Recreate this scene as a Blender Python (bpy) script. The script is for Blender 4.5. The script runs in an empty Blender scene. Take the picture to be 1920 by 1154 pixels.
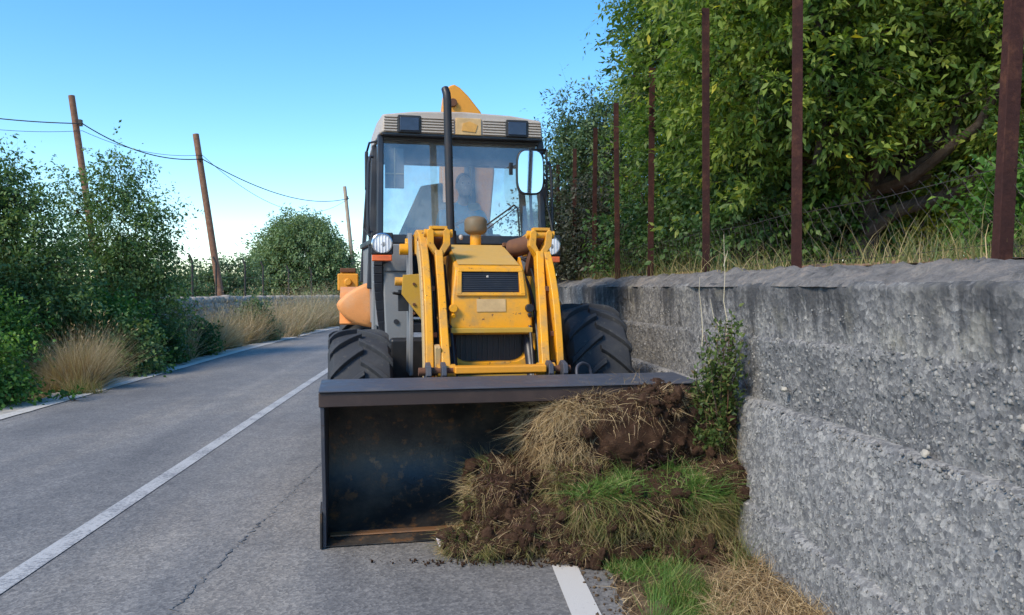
import bpy, bmesh, math, random
import numpy as np
from mathutils import Vector, Matrix

# ------------------------------------------------------------------ camera, sky, sun, exposure
S = bpy.context.scene
COL = S.collection
R = math.radians
EYE = 1.5
FPX = 1450.0                      # focal length in pixels of the 1920 px wide photograph
YAW, PITCH = R(5.1), R(0.99)

cam_d = bpy.data.cameras.new('camera')
cam = bpy.data.objects.new('camera', cam_d)
COL.objects.link(cam)
cam.location = (0, 0, EYE)
cam.rotation_euler = (R(90) - PITCH, 0, -YAW)
cam_d.sensor_width = 36.0
cam_d.lens = FPX / 1920 * 36
cam_d.clip_start = 0.05
cam_d.clip_end = 5000
S.camera = cam

SUN_EL = R(42)
SUN_TO = Vector((-0.76, -0.65, 0)).normalized()      # horizontal direction towards the sun
sun_d = bpy.data.lights.new('sun', 'SUN')
sun_d.energy = 1.4
sun_d.angle = R(16)       # veiled by thin cloud: the photograph shows no hard shadows
sun_d.color = (1.0, 0.87, 0.68)
sun = bpy.data.objects.new('sun', sun_d)
COL.objects.link(sun)
to_sun = Vector((SUN_TO.x * math.cos(SUN_EL), SUN_TO.y * math.cos(SUN_EL), math.sin(SUN_EL)))
sun.rotation_euler = to_sun.to_track_quat('Z', 'Y').to_euler()
sun.location = (-20, -8, 30)

W = bpy.data.worlds.new('World')
S.world = W
W.use_nodes = True
nt = W.node_tree
nt.nodes.clear()
wo = nt.nodes.new('ShaderNodeOutputWorld')
bg = nt.nodes.new('ShaderNodeBackground')
sky = nt.nodes.new('ShaderNodeTexSky')
sky.sky_type = 'NISHITA'
sky.sun_disc = False
sky.sun_elevation = SUN_EL
sky.sun_rotation = math.atan2(SUN_TO.x, SUN_TO.y)
sky.air_density = 1.0
sky.dust_density = 0.12
sky.ozone_density = 2.2
hs = nt.nodes.new('ShaderNodeHueSaturation')
hs.inputs['Hue'].default_value = 0.498
hs.inputs['Saturation'].default_value = 1.32
nt.links.new(sky.outputs[0], hs.inputs['Color'])
# fair-weather clouds: soft noise puffs all round the sky
tc = nt.nodes.new('ShaderNodeTexCoord')
mp = nt.nodes.new('ShaderNodeMapping')
mp.inputs['Scale'].default_value = (1.0, 1.0, 2.6)
mp.inputs['Location'].default_value = (7.3, 1.9, 0.35)
nz = nt.nodes.new('ShaderNodeTexNoise')
nz.inputs['Scale'].default_value = 4.6
nz.inputs['Detail'].default_value = 7
nz.inputs['Roughness'].default_value = 0.55
cr = nt.nodes.new('ShaderNodeValToRGB')
cr.color_ramp.elements[0].position = 0.48
cr.color_ramp.elements[1].position = 0.64
nt.links.new(tc.outputs['Generated'], mp.inputs[0])
nt.links.new(mp.outputs[0], nz.inputs['Vector'])
sxyz = nt.nodes.new('ShaderNodeSeparateXYZ'); nt.links.new(tc.outputs['Generated'], sxyz.inputs[0])
mz = nt.nodes.new('ShaderNodeMath'); mz.operation = 'MULTIPLY_ADD'; mz.inputs[1].default_value = -1.5      # cumulus thin out towards the zenith
nt.links.new(sxyz.outputs['Z'], mz.inputs[0]); nt.links.new(nz.outputs['Fac'], mz.inputs[2]); nt.links.new(mz.outputs[0], cr.inputs[0])
mx = nt.nodes.new('ShaderNodeMixRGB')
mx.inputs[2].default_value = (9.0, 8.4, 8.2, 1)
nt.links.new(cr.outputs[0], mx.inputs[0])
nt.links.new(hs.outputs[0], mx.inputs[1])
nt.links.new(mx.outputs[0], bg.inputs[0])
bg.inputs[1].default_value = 0.083
nt.links.new(bg.outputs[0], wo.inputs[0])

S.view_settings.view_transform = 'Standard'
S.view_settings.look = 'None'
S.view_settings.gamma = 1
S.view_settings.use_curve_mapping = False
S.view_settings.exposure = 1.75
S.render.engine = 'CYCLES'
S.cycles.max_bounces = 8
S.cycles.transparent_max_bounces = 24

# ------------------------------------------------------------------ pixel helpers (a pixel gives a direction only)
_f = np.array([math.sin(YAW) * math.cos(PITCH), math.cos(YAW) * math.cos(PITCH), -math.sin(PITCH)])
_r = np.array([math.cos(YAW), -math.sin(YAW), 0.0])
_u = np.cross(_r, _f)
_c = np.array([0, 0, EYE])
def ray(px, py): return _f + _r * (px - 960) / FPX - _u * (py - 577) / FPX
def gnd(px, py, z=0.0):
    r = ray(px, py); return Vector(_c + r * (z - EYE) / r[2])
def dep(px, py, Z): return Vector(_c + ray(px, py) * Z)
def onX(px, py, X):
    r = ray(px, py); return Vector(_c + r * X / r[0])

# ------------------------------------------------------------------ scene helpers
def tag(o, label=None, cat=None, group=None, kind=None):
    if label: o['label'] = label
    if cat: o['category'] = cat
    if group: o['group'] = group
    if kind: o['kind'] = kind
    return o
def link(o, parent=None):
    COL.objects.link(o)
    if parent is not None: o.parent = parent
    return o
def empty(name, loc=(0, 0, 0), rz=0.0, **k):
    o = bpy.data.objects.new(name, None)
    o.empty_display_size = 0.2
    o.location = loc; o.rotation_euler = (0, 0, rz)
    link(o); tag(o, **k)
    return o

class MB:
    """collects faces; build() links them as ONE mesh object"""
    def __init__(s): s.v = []; s.f = []
    def add(s, vs, fs):
        n = len(s.v); s.v += [tuple(v) for v in vs]; s.f += [[i + n for i in f] for f in fs]; return s
    def box(s, c, d, rot=None):
        vs = [Vector((x * d[0] / 2, y * d[1] / 2, z * d[2] / 2)) for x in (-1, 1) for y in (-1, 1) for z in (-1, 1)]
        if rot is not None: vs = [rot @ v for v in vs]
        c = Vector(c)
        return s.add([v + c for v in vs], [(0,1,3,2),(4,6,7,5),(0,4,5,1),(2,3,7,6),(0,2,6,4),(1,5,7,3)])
    def prism(s, poly, vec):
        n = len(poly); vec = Vector(vec); a = [Vector(p) for p in poly]
        return s.add(a + [p + vec for p in a], [list(range(n))[::-1], [i + n for i in range(n)]] + [(i, (i+1) % n, (i+1) % n + n, i + n) for i in range(n)])
    def px(s, poly, x0, x1): return s.prism([(x0, y, z) for y, z in poly], (x1 - x0, 0, 0))
    def py(s, poly, y0, y1): return s.prism([(x, y0, z) for x, z in poly], (0, y1 - y0, 0))
    def pz(s, poly, z0, z1): return s.prism([(x, y, z0) for x, y in poly], (0, 0, z1 - z0))
    def tube(s, pts, r, n=10, cap=True):
        pts = [Vector(p) for p in pts]
        rs = r if isinstance(r, (list, tuple)) else [r] * len(pts)
        base = len(s.v); ref = None; vs = []; fs = []
        for i, p in enumerate(pts):
            t = (pts[min(i+1, len(pts)-1)] - pts[max(i-1, 0)]).normalized()
            if ref is None: ref = t.orthogonal().normalized()
            ref = (ref - t * ref.dot(t)).normalized(); b = t.cross(ref)
            for k in range(n):
                a = 2 * math.pi * k / n
                vs.append(p + (ref * math.cos(a) + b * math.sin(a)) * rs[i])
        for i in range(len(pts) - 1):
            for k in range(n):
                fs.append((i*n+k, i*n+(k+1) % n, (i+1)*n+(k+1) % n, (i+1)*n+k))
        if cap:
            fs.append(list(range(n))[::-1]); fs.append([(len(pts)-1)*n+k for k in range(n)])
        return s.add(vs, fs)
    def lathe(s, prof, origin, axis='x', n=32, closed=False):
        vs = []; fs = []; o = Vector(origin); m = len(prof)
        for k in range(n):
            a = 2 * math.pi * k / n; c, d = math.cos(a), math.sin(a)
            for r, h in prof:
                vs.append(o + Vector({'x': (h, r*c, r*d), 'y': (r*c, h, r*d), 'z': (r*c, r*d, h)}[axis]))
        for k in range(n):
            for i in range(m if closed else m - 1):
                j = (i + 1) % m; k2 = (k + 1) % n
                fs.append((k*m+i, k*m+j, k2*m+j, k2*m+i))
        return s.add(vs, fs)
    def ell(s, c, r, n=14, m=9):
        prof = [(math.sin(math.pi*i/m), -math.cos(math.pi*i/m)) for i in range(m+1)]
        vs = []; fs = []
        for k in range(n):
            a = 2*math.pi*k/n
            for q, h in prof: vs.append((c[0]+r[0]*q*math.cos(a), c[1]+r[1]*q*math.sin(a), c[2]+r[2]*h))
        for k in range(n):
            for i in range(m): fs.append((k*(m+1)+i, ((k+1) % n)*(m+1)+i, ((k+1) % n)*(m+1)+i+1, k*(m+1)+i+1))
        return s.add(vs, fs)
    def build(s, name, mat, parent=None, bevel=0.0, smooth=35, seg=2, kind=None, label=None):
        me = bpy.data.meshes.new(name)
        bm = bmesh.new()
        vv = [bm.verts.new(v) for v in s.v]
        for f in s.f:
            try: bm.faces.new([vv[i] for i in f])
            except ValueError: pass
        bmesh.ops.remove_doubles(bm, verts=bm.verts, dist=1e-5)
        bmesh.ops.recalc_face_normals(bm, faces=bm.faces)
        bm.to_mesh(me); bm.free()
        me.materials.append(MAT[mat] if isinstance(mat, str) else mat)
        if smooth:
            me.shade_smooth(); me.set_sharp_from_angle(angle=R(smooth))
        o = link(bpy.data.objects.new(name, me), parent)
        if bevel:
            b = o.modifiers.new('bevel', 'BEVEL'); b.width = bevel; b.segments = seg; b.limit_method = 'ANGLE'; b.angle_limit = R(35); b.harden_normals = True
        tag(o, kind=kind, label=label)
        return o

def np_mesh(name, V, quads=None, tris=None, mat=None, parent=None, tint=None, smooth=False, kind=None):
    me = bpy.data.meshes.new(name)
    V = np.asarray(V, dtype=np.float32).reshape(-1, 3)
    parts = []; tot = []
    if quads is not None and len(quads): parts.append(np.asarray(quads, dtype=np.int32).ravel()); tot.append(np.full(len(quads), 4, np.int32))
    if tris is not None and len(tris): parts.append(np.asarray(tris, dtype=np.int32).ravel()); tot.append(np.full(len(tris), 3, np.int32))
    L = np.concatenate(parts); T = np.concatenate(tot)
    me.vertices.add(len(V)); me.vertices.foreach_set('co', V.ravel())
    me.loops.add(len(L)); me.loops.foreach_set('vertex_index', L)
    me.polygons.add(len(T))
    st = np.concatenate([[0], np.cumsum(T)[:-1]]).astype(np.int32)
    me.polygons.foreach_set('loop_start', st)
    if smooth: me.polygons.foreach_set('use_smooth', np.ones(len(T), dtype=bool))
    if tint is not None:
        a = me.attributes.new('tint', 'FLOAT', 'POINT'); a.data.foreach_set('value', np.asarray(tint, dtype=np.float32))
    me.update(calc_edges=True); me.validate()
    if mat: me.materials.append(MAT[mat])
    o = link(bpy.data.objects.new(name, me), parent)
    tag(o, kind=kind)
    return o

# vectorised value noise
def _h(x, y, z):
    n = (x * 374761393 + y * 668265263 + z * 1274126177) & 0x7fffffff
    n = ((n ^ (n >> 13)) * 1274126177) & 0x7fffffff
    return ((n ^ (n >> 16)) & 0xffff) / 65535.0
def vnoise(P):
    P = np.asarray(P, float); I = np.floor(P).astype(np.int64); Fr = P - I; Fr = Fr * Fr * (3 - 2 * Fr)
    x, y, z = I[:, 0], I[:, 1], I[:, 2]; u, v, w = Fr[:, 0], Fr[:, 1], Fr[:, 2]
    def L(a, b, t): return a + (b - a) * t
    return L(L(L(_h(x,y,z), _h(x+1,y,z), u), L(_h(x,y+1,z), _h(x+1,y+1,z), u), v),
             L(L(_h(x,y,z+1), _h(x+1,y,z+1), u), L(_h(x,y+1,z+1), _h(x+1,y+1,z+1), u), v), w)
def fbm(P, sc, octv=4, g=0.5):
    P = np.asarray(P, float) * sc; t = 0; a = 1; n = 0
    for i in range(octv): t = t + a * (vnoise(P + 17.3 * i) - .5) * 2; n += a; a *= g; P = P * 2.03
    return t / n

# ------------------------------------------------------------------ materials
MAT = {}
def _new(name):
    m = bpy.data.materials.new(name); m.use_nodes = True
    MAT[name] = m
    t = m.node_tree; b = t.nodes['Principled BSDF']
    return m, t, b
def _ramp(t, fac, stops):
    r = t.nodes.new('ShaderNodeValToRGB'); e = r.color_ramp.elements
    while len(e) < len(stops): e.new(0.5)
    for q, (p, c) in zip(e, stops): q.position = p; q.color = (*c, 1) if len(c) == 3 else c
    t.links.new(fac, r.inputs[0]); return r.outputs[0]
def _noise(t, vec, sc, det=5, rough=0.6, dist=0.0):
    n = t.nodes.new('ShaderNodeTexNoise'); n.inputs['Scale'].default_value = sc; n.inputs['Detail'].default_value = det
    n.inputs['Roughness'].default_value = rough; n.inputs['Distortion'].default_value = dist
    if vec is not None: t.links.new(vec, n.inputs['Vector'])
    return n.outputs['Fac']
def _mix(t, fac, a, b, mode='MIX'):
    m = t.nodes.new('ShaderNodeMixRGB'); m.blend_type = mode
    for i, q in enumerate((fac, a, b)):
        if hasattr(q, 'is_output'): t.links.new(q, m.inputs[i])
        else: m.inputs[i].default_value = q if i == 0 else (*q, 1)
    return m.outputs[0]
def _coord(t, kind='Object', scale=None):
    c = t.nodes.new('ShaderNodeTexCoord').outputs[kind]
    if scale:
        m = t.nodes.new('ShaderNodeMapping'); m.inputs['Scale'].default_value = scale; t.links.new(c, m.inputs[0]); c = m.outputs[0]
    return c
def _bump(t, b, h, strength=0.3, dist=0.01):
    n = t.nodes.new('ShaderNodeBump'); n.inputs['Strength'].default_value = strength; n.inputs['Distance'].default_value = dist
    t.links.new(h, n.inputs['Height']); t.links.new(n.outputs[0], b.inputs['Normal'])
def _math(t, op, a, b=None):
    m = t.nodes.new('ShaderNodeMath'); m.operation = op
    for i, q in enumerate((a, b)):
        if q is None: continue
        if hasattr(q, 'is_output'): t.links.new(q, m.inputs[i])
        else: m.inputs[i].default_value = q
    return m.outputs[0]

def mat_worn(name, base, worn, rust=None, rough=0.45, metal=0.0, sc=6, wear=(0.5, 0.75), rpos=(0.66, 0.72), bump=0.08, coat=0.0):
    """paint or metal with soft dust patches and, optionally, rust chips"""
    m, t, b = _new(name); co = _coord(t)
    n1 = _noise(t, co, sc, 6, 0.65)
    c = _ramp(t, n1, [(wear[0], base), (wear[1], worn)])
    if rust:
        n2 = _noise(t, co, sc * 4.5, 5, 0.7)
        f = _ramp(t, n2, [(rpos[0], (0, 0, 0)), (rpos[1], (1, 1, 1))])
        c = _mix(t, f, c, rust)
    fine = _noise(t, co, sc * 22, 3, 0.6)
    c = _mix(t, 0.18, c, _ramp(t, fine, [(0.3, (.55, .55, .55)), (0.7, (1, 1, 1))]), 'MULTIPLY')
    t.links.new(c, b.inputs['Base Color'])
    t.links.new(_ramp(t, n1, [(0.3, (rough - .1,) * 3), (0.8, (min(1, rough + .25),) * 3)]), b.inputs['Roughness'])
    b.inputs['Metallic'].default_value = metal
    b.inputs['Coat Weight'].default_value = coat
    _bump(t, b, fine, bump, 0.004)
    return m
def mat_plain(name, col, rough=0.6, metal=0.0):
    m, t, b = _new(name); co = _coord(t)
    n = _noise(t, co, 14, 5, 0.6)
    c = _ramp(t, n, [(0.3, tuple(x * .8 for x in col)), (0.7, tuple(min(1, x * 1.15) for x in col))])
    t.links.new(c, b.inputs['Base Color']); b.inputs['Roughness'].default_value = rough; b.inputs['Metallic'].default_value = metal
    return m
def mat_leaf(name, stops, transl=0.35, rough=0.5):
    m, t, b = _new(name)
    at = t.nodes.new('ShaderNodeAttribute'); at.attribute_name = 'tint'
    c = _ramp(t, at.outputs['Fac'], stops)
    t.links.new(c, b.inputs['Base Color']); b.inputs['Roughness'].default_value = rough
    b.inputs['Specular IOR Level'].default_value = 0.3
    tr = t.nodes.new('ShaderNodeBsdfTranslucent')
    c2 = _mix(t, 1.0, c, (1.25, 1.3, 0.55), 'MULTIPLY'); t.links.new(c2, tr.inputs[0])
    ms = t.nodes.new('ShaderNodeMixShader'); ms.inputs[0].default_value = transl
    t.links.new(b.outputs[0], ms.inputs[1]); t.links.new(tr.outputs[0], ms.inputs[2])
    t.links.new(ms.outputs[0], t.nodes['Material Output'].inputs[0])
    return m

YEL = (0.78, 0.335, 0.004)
mat_worn('yellow_paint', YEL, (0.46, 0.25, 0.06), (0.12, 0.05, 0.022), 0.44, sc=6, wear=(.44, .68), rpos=(0.625, 0.67), coat=0.05)
mat_worn('dull_yellow_paint', (0.50, 0.29, 0.03), (0.42, 0.27, 0.09), (0.13, 0.05, 0.02), 0.55, sc=6, rpos=(0.66, 0.73))
mat_worn('dusty_hood_paint', (0.55, 0.32, 0.07), (0.46, 0.31, 0.12), (0.2, 0.09, 0.03), 0.55, sc=5)
mat_worn('faded_arm_paint', (0.52, 0.36, 0.16), (0.40, 0.30, 0.18), (0.15, 0.07, 0.03), 0.6, sc=9, rpos=(0.58, 0.68))
mat_worn('peach_plastic', (0.70, 0.28, 0.085), (0.60, 0.32, 0.16), (0.30, 0.16, 0.09), 0.55, sc=3, rpos=(.60, .72))
mat_worn('orange_paint', (0.72, 0.30, 0.02), (0.60, 0.27, 0.04), (0.2, 0.06, 0.02), 0.42, sc=4)
mat_worn('rusty_steel', (0.13, 0.055, 0.028), (0.20, 0.09, 0.04), (0.05, 0.03, 0.025), 0.8, 0.1, sc=14, bump=0.3)
mat_worn('bucket_steel', (0.030, 0.029, 0.029), (0.115, 0.092, 0.072), (0.20, 0.10, 0.045), 0.36, 0.25, sc=2.8, wear=(.44, .70), rpos=(0.55, 0.68), bump=0.35)
mat_worn('bucket_top_paint', (0.065, 0.068, 0.085), (0.11, 0.102, 0.105), (0.07, 0.04, 0.03), 0.5, 0.1, sc=8, rpos=(0.64, 0.7))
mat_worn('bucket_lip_brown', (0.042, 0.026, 0.022), (0.065, 0.042, 0.035), (0.03, 0.02, 0.018), 0.6, 0.1, sc=10)
mat_worn('worn_edge_rust', (0.22, 0.11, 0.05), (0.12, 0.08, 0.06), (0.06, 0.04, 0.03), 0.6, 0.3, sc=12)
mat_worn('black_plastic', (0.012, 0.013, 0.016), (0.035, 0.034, 0.034), None, 0.5, sc=6)
mat_worn('dark_frame', (0.020, 0.022, 0.030), (0.045, 0.045, 0.05), None, 0.4, sc=5)
mat_worn('cab_grey', (0.20, 0.21, 0.22), (0.26, 0.25, 0.24), None, 0.55, sc=4)
mat_worn('roof_white', (0.44, 0.385, 0.33), (0.37, 0.30, 0.245), None, 0.5, sc=4)
mat_worn('rubber', (0.030, 0.033, 0.039), (0.065, 0.067, 0.071), (0.12, 0.11, 0.095), 0.78, sc=5, rpos=(0.6, 0.8), bump=0.25)
mat_worn('beige_trim', (0.58, 0.50, 0.34), (0.48, 0.41, 0.28), None, 0.7, sc=5)
mat_worn('exhaust_black', (0.018, 0.018, 0.022), (0.04, 0.03, 0.03), (0.09, 0.04, 0.025), 0.5, 0.2, sc=9)
mat_worn('precleaner', (0.16, 0.12, 0.07), (0.22, 0.13, 0.06), (0.09, 0.045, 0.02), 0.6, 0.1, sc=12)
mat_plain('chrome', (0.6, 0.6, 0.62), 0.18, 1.0)
mat_plain('lamp_reflector', (0.72, 0.73, 0.74), 0.45, 0.0)
mat_plain('amber_lens', (0.70, 0.13, 0.03), 0.3)
mat_plain('work_lamp_glass', (0.03, 0.04, 0.07), 0.15)
mat_plain('badge_tan', (0.55, 0.36, 0.16), 0.6)
mat_plain('badge_orange', (0.62, 0.32, 0.07), 0.6)
mat_plain('skin', (0.58, 0.36, 0.26), 0.55)
mat_plain('hair', (0.03, 0.022, 0.018), 0.7)
mat_plain('shirt_blue', (0.09, 0.42, 0.60), 0.85)
mat_plain('trouser_navy', (0.03, 0.035, 0.05), 0.9)
mat_plain('cable_black', (0.02, 0.02, 0.022), 0.7)
mat_plain('steel_wire', (0.045, 0.036, 0.03), 0.6, 0.3)
mat_plain('white_stone', (0.36, 0.33, 0.28), 0.85)

def mat_glass(name, tint=(0.80, 0.88, 0.9), boost=1.5):
    m, t, b = _new(name); t.nodes.remove(b)
    tr = t.nodes.new('ShaderNodeBsdfTransparent'); tr.inputs[0].default_value = (*tint, 1)
    gl = t.nodes.new('ShaderNodeBsdfGlossy'); gl.inputs['Roughness'].default_value = 0.02
    df = t.nodes.new('ShaderNodeBsdfDiffuse'); df.inputs[0].default_value = (.45, .45, .43, 1)
    fr = t.nodes.new('ShaderNodeFresnel'); fr.inputs[0].default_value = 1.5
    co = _coord(t)
    dirt = _ramp(t, _noise(t, co, 3.2, 6, 0.7), [(0.36, (0.06,) * 3), (0.70, (0.40,) * 3)])
    m0 = t.nodes.new('ShaderNodeMixShader'); t.links.new(dirt, m0.inputs[0]); t.links.new(tr.outputs[0], m0.inputs[1]); t.links.new(df.outputs[0], m0.inputs[2])
    ms = t.nodes.new('ShaderNodeMixShader')
    t.links.new(_math(t, 'MULTIPLY', fr.outputs[0], boost), ms.inputs[0])
    t.links.new(m0.outputs[0], ms.inputs[1]); t.links.new(gl.outputs[0], ms.inputs[2])
    t.links.new(ms.outputs[0], t.nodes['Material Output'].inputs[0])
mat_glass('glass', (0.84, 0.89, 0.89), boost=4.2)
mat_glass('rear_glass', (0.78, 0.84, 0.84), boost=1.0)
def mat_mirror():
    m, t, b = _new('mirror_glass'); b.inputs['Base Color'].default_value = (.85, .87, .9, 1); b.inputs['Metallic'].default_value = 1; b.inputs['Roughness'].default_value = .03
mat_mirror()

def mat_asphalt():
    m, t, b = _new('asphalt'); co = _coord(t)
    big = _noise(t, _coord(t, 'Object', (1.0, 0.16, 1)), 0.9, 5, 0.6)
    c = _ramp(t, big, [(0.30, (0.138, 0.136, 0.136)), (0.5, (0.186, 0.180, 0.175)), (0.7, (0.268, 0.243, 0.212))])
    med = _noise(t, co, 5.0, 6, 0.7)
    c = _mix(t, 0.5, c, _ramp(t, med, [(0.3, (.62, .62, .62)), (0.7, (1.15, 1.14, 1.12))]), 'MULTIPLY')
    blot = _noise(t, co, 0.75, 7, 0.75, 0.6)
    c = _mix(t, 0.5, c, _ramp(t, blot, [(0.36, (.68, .68, .70)), (0.52, (1, 1, 1)), (0.66, (1.22, 1.18, 1.12))]), 'MULTIPLY')
    vo = t.nodes.new('ShaderNodeTexVoronoi'); vo.inputs['Scale'].default_value = 62; t.links.new(co, vo.inputs['Vector'])
    sp = _ramp(t, vo.outputs['Color'], [(0.1, (.42, .42, .44)), (0.5, (.92, .92, .92)), (0.95, (1.65, 1.62, 1.56))])
    trk = _noise(t, _coord(t, 'Object', (1, 0.015, 1)), 1.5, 3, 0.5)
    c = _mix(t, 0.6, c, _ramp(t, trk, [(0.36, (.80, .80, .81)), (0.64, (1.16, 1.15, 1.13))]), 'MULTIPLY')
    c = _mix(t, 0.6, c, sp, 'MULTIPLY')
    fine = _noise(t, co, 110, 3, 0.75)
    c = _mix(t, 0.5, c, _ramp(t, fine, [(0.32, (.42, .42, .43)), (0.66, (1.38, 1.37, 1.35))]), 'MULTIPLY')
    t.links.new(c, b.inputs['Base Color']); b.inputs['Roughness'].default_value = 0.82
    h = _mix(t, 0.5, vo.outputs['Distance'], fine)
    _bump(t, b, h, 0.45, 0.006)
mat_asphalt()
def mat_line(name, col, under, thr):
    m, t, b = _new(name); co = _coord(t)
    n = _noise(t, co, 38, 6, 0.75); n2 = _noise(t, co, 2.2, 4, 0.6)
    s = _math(t, 'ADD', _math(t, 'MULTIPLY', n, 0.6), _math(t, 'MULTIPLY', n2, 0.4))
    c = _ramp(t, s, [(thr, under), (thr + 0.1, col)])
    t.links.new(c, b.inputs['Base Color']); b.inputs['Roughness'].default_value = 0.75
    _bump(t, b, _noise(t, co, 220, 2, .6), 0.35, 0.004)
mat_line('line_paint', (0.42, 0.415, 0.405), (0.20, 0.20, 0.205), 0.425)
mat_line('fresh_line_paint', (0.52, 0.50, 0.47), (0.30, 0.29, 0.28), 0.31)
mat_line('edge_dust', (0.42, 0.38, 0.32), (0.22, 0.21, 0.20), 0.42)
mat_line('edge_paint', (0.52, 0.49, 0.44), (0.29, 0.275, 0.25), 0.38)
mat_line('crack_tar', (0.07, 0.07, 0.072), (0.17, 0.168, 0.167), 0.46)

def mat_soil(name, a, c2, c3, sc=9, bump=0.7):
    m, t, b = _new(name); co = _coord(t)
    n = _noise(t, co, sc, 8, 0.7); n2 = _noise(t, co, sc * 9, 4, 0.7)
    c = _ramp(t, n, [(0.3, a), (0.52, c2), (0.75, c3)])
    c = _mix(t, 0.5, c, _ramp(t, n2, [(0.3, (.5, .5, .5)), (0.7, (1.25, 1.2, 1.15))]), 'MULTIPLY')
    t.links.new(c, b.inputs['Base Color']); b.inputs['Roughness'].default_value = 0.95; b.inputs['Specular IOR Level'].default_value = .15
    _bump(t, b, _mix(t, .5, n, n2), bump, 0.03)
mat_soil('soil', (0.030, 0.017, 0.011), (0.060, 0.033, 0.021), (0.115, 0.068, 0.042), 14, .9)
mat_soil('verge_soil', (0.06, 0.038, 0.024), (0.105, 0.070, 0.044), (0.19, 0.14, 0.09), 9)
mat_soil('field_soil', (0.14, 0.11, 0.06), (0.22, 0.17, 0.09), (0.10, 0.11, 0.045), 2.0)
mat_soil('red_soil', (0.20, 0.10, 0.055), (0.30, 0.17, 0.10), (0.36, 0.27, 0.18), 5)
mat_soil('bark', (0.045, 0.034, 0.028), (0.085, 0.065, 0.052), (0.14, 0.115, 0.09), 14)
mat_soil('pole_wood', (0.16, 0.085, 0.055), (0.24, 0.13, 0.085), (0.30, 0.19, 0.13), 7, .2)
mat_soil('pale_pole_wood', (0.34, 0.27, 0.2), (0.42, 0.34, 0.26), (0.5, 0.42, 0.33), 7, .2)
mat_soil('dry_stone', (0.22, 0.20, 0.18), (0.33, 0.30, 0.27), (0.42, 0.39, 0.35), 3.5, .5)
mat_soil('sunlit_post_rust', (0.032, 0.016, 0.016), (0.050, 0.022, 0.019), (0.15, 0.065, 0.038), 5, .3)  # dark rust, with sunlit orange patches mixed into the colour

def mat_wall(name, lo, mid, hi, stain=0.0, stain_top=1.53):
    """exposed-aggregate concrete; stain: black algae runs hanging from the coping"""
    m, t, b = _new(name); co = _coord(t)
    vo = t.nodes.new('ShaderNodeTexVoronoi'); vo.inputs['Scale'].default_value = 46; vo.inputs['Randomness'].default_value = 1
    t.links.new(co, vo.inputs['Vector'])
    n = _noise(t, co, 2.3, 6, 0.65); n2 = _noise(t, co, 60, 5, 0.75)
    c = _ramp(t, n, [(0.28, lo), (0.5, mid), (0.75, hi)])
    c = _mix(t, 0.75, c, _ramp(t, vo.outputs['Color'], [(0.05, (.36, .37, .40)), (0.5, (.92, .92, .92)), (0.97, (1.75, 1.7, 1.6))]), 'MULTIPLY')
    c = _mix(t, 0.7, c, _ramp(t, n2, [(0.3, (.40, .40, .42)), (0.68, (1.35, 1.34, 1.32))]), 'MULTIPLY')
    if stain:
        s1 = _noise(t, _coord(t, 'Object', (1, 1.0, 0.10)), 7.0, 6, 0.7)
        sx = t.nodes.new('ShaderNodeSeparateXYZ'); t.links.new(co, sx.inputs[0])
        drop = _math(t, 'MULTIPLY', _math(t, 'SUBTRACT', sx.outputs['Z'], stain_top - 0.28), 1.0 / 0.28)
        br = _noise(t, _coord(t, 'Object', (1, 1.0, 0.3)), 1.3, 4, 0.6)
        f = _math(t, 'ADD', _math(t, 'MULTIPLY', drop, 0.22), s1)
        runs = _ramp(t, f, [(0.53, (0, 0, 0)), (0.68, (stain,) * 3)])
        fr = _math(t, 'MULTIPLY', runs, _ramp(t, br, [(0.38, (.10,) * 3), (0.52, (1, 1, 1))]))
        c = _mix(t, fr, c, (0.060, 0.060, 0.062))
        li = _noise(t, _coord(t, 'Object', (1, 1, 0.8)), 2.6, 5, 0.6)
        c = _mix(t, _ramp(t, li, [(0.56, (0, 0, 0)), (0.72, (.55,) * 3)]), c, (0.36, 0.33, 0.25))
    t.links.new(c, b.inputs['Base Color']); b.inputs['Roughness'].default_value = 0.92; b.inputs['Specular IOR Level'].default_value = .2
    _bump(t, b, _mix(t, .5, vo.outputs['Distance'], n2), 0.7, 0.012)
mat_wall('concrete_low', (0.175, 0.175, 0.177), (0.222, 0.22, 0.218), (0.28, 0.272, 0.26))
mat_wall('concrete_mid', (0.135, 0.135, 0.138), (0.18, 0.178, 0.178), (0.235, 0.23, 0.222))
mat_wall('concrete_top', (0.17, 0.17, 0.17), (0.225, 0.22, 0.215), (0.31, 0.295, 0.26), stain=0.95)
mat_soil('mortar_cap', (0.085, 0.084, 0.085), (0.20, 0.19, 0.182), (0.33, 0.28, 0.235), 9, .9)
def mat_pebble():
    m, t, b = _new('aggregate')
    at = t.nodes.new('ShaderNodeAttribute'); at.attribute_name = 'tint'
    c = _ramp(t, at.outputs['Fac'], [(0.0, (.10, .10, .102)), (0.45, (.18, .178, .176)), (0.8, (.235, .23, .224)), (1.0, (.31, .295, .27))])
    n = _noise(t, _coord(t), 90, 4, .7)
    c = _mix(t, .5, c, _ramp(t, n, [(0.3, (.6, .6, .6)), (0.7, (1.2, 1.2, 1.2))]), 'MULTIPLY')
    t.links.new(c, b.inputs['Base Color']); b.inputs['Roughness'].default_value = .9
    _bump(t, b, n, .4, .004)
mat_pebble()

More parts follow.
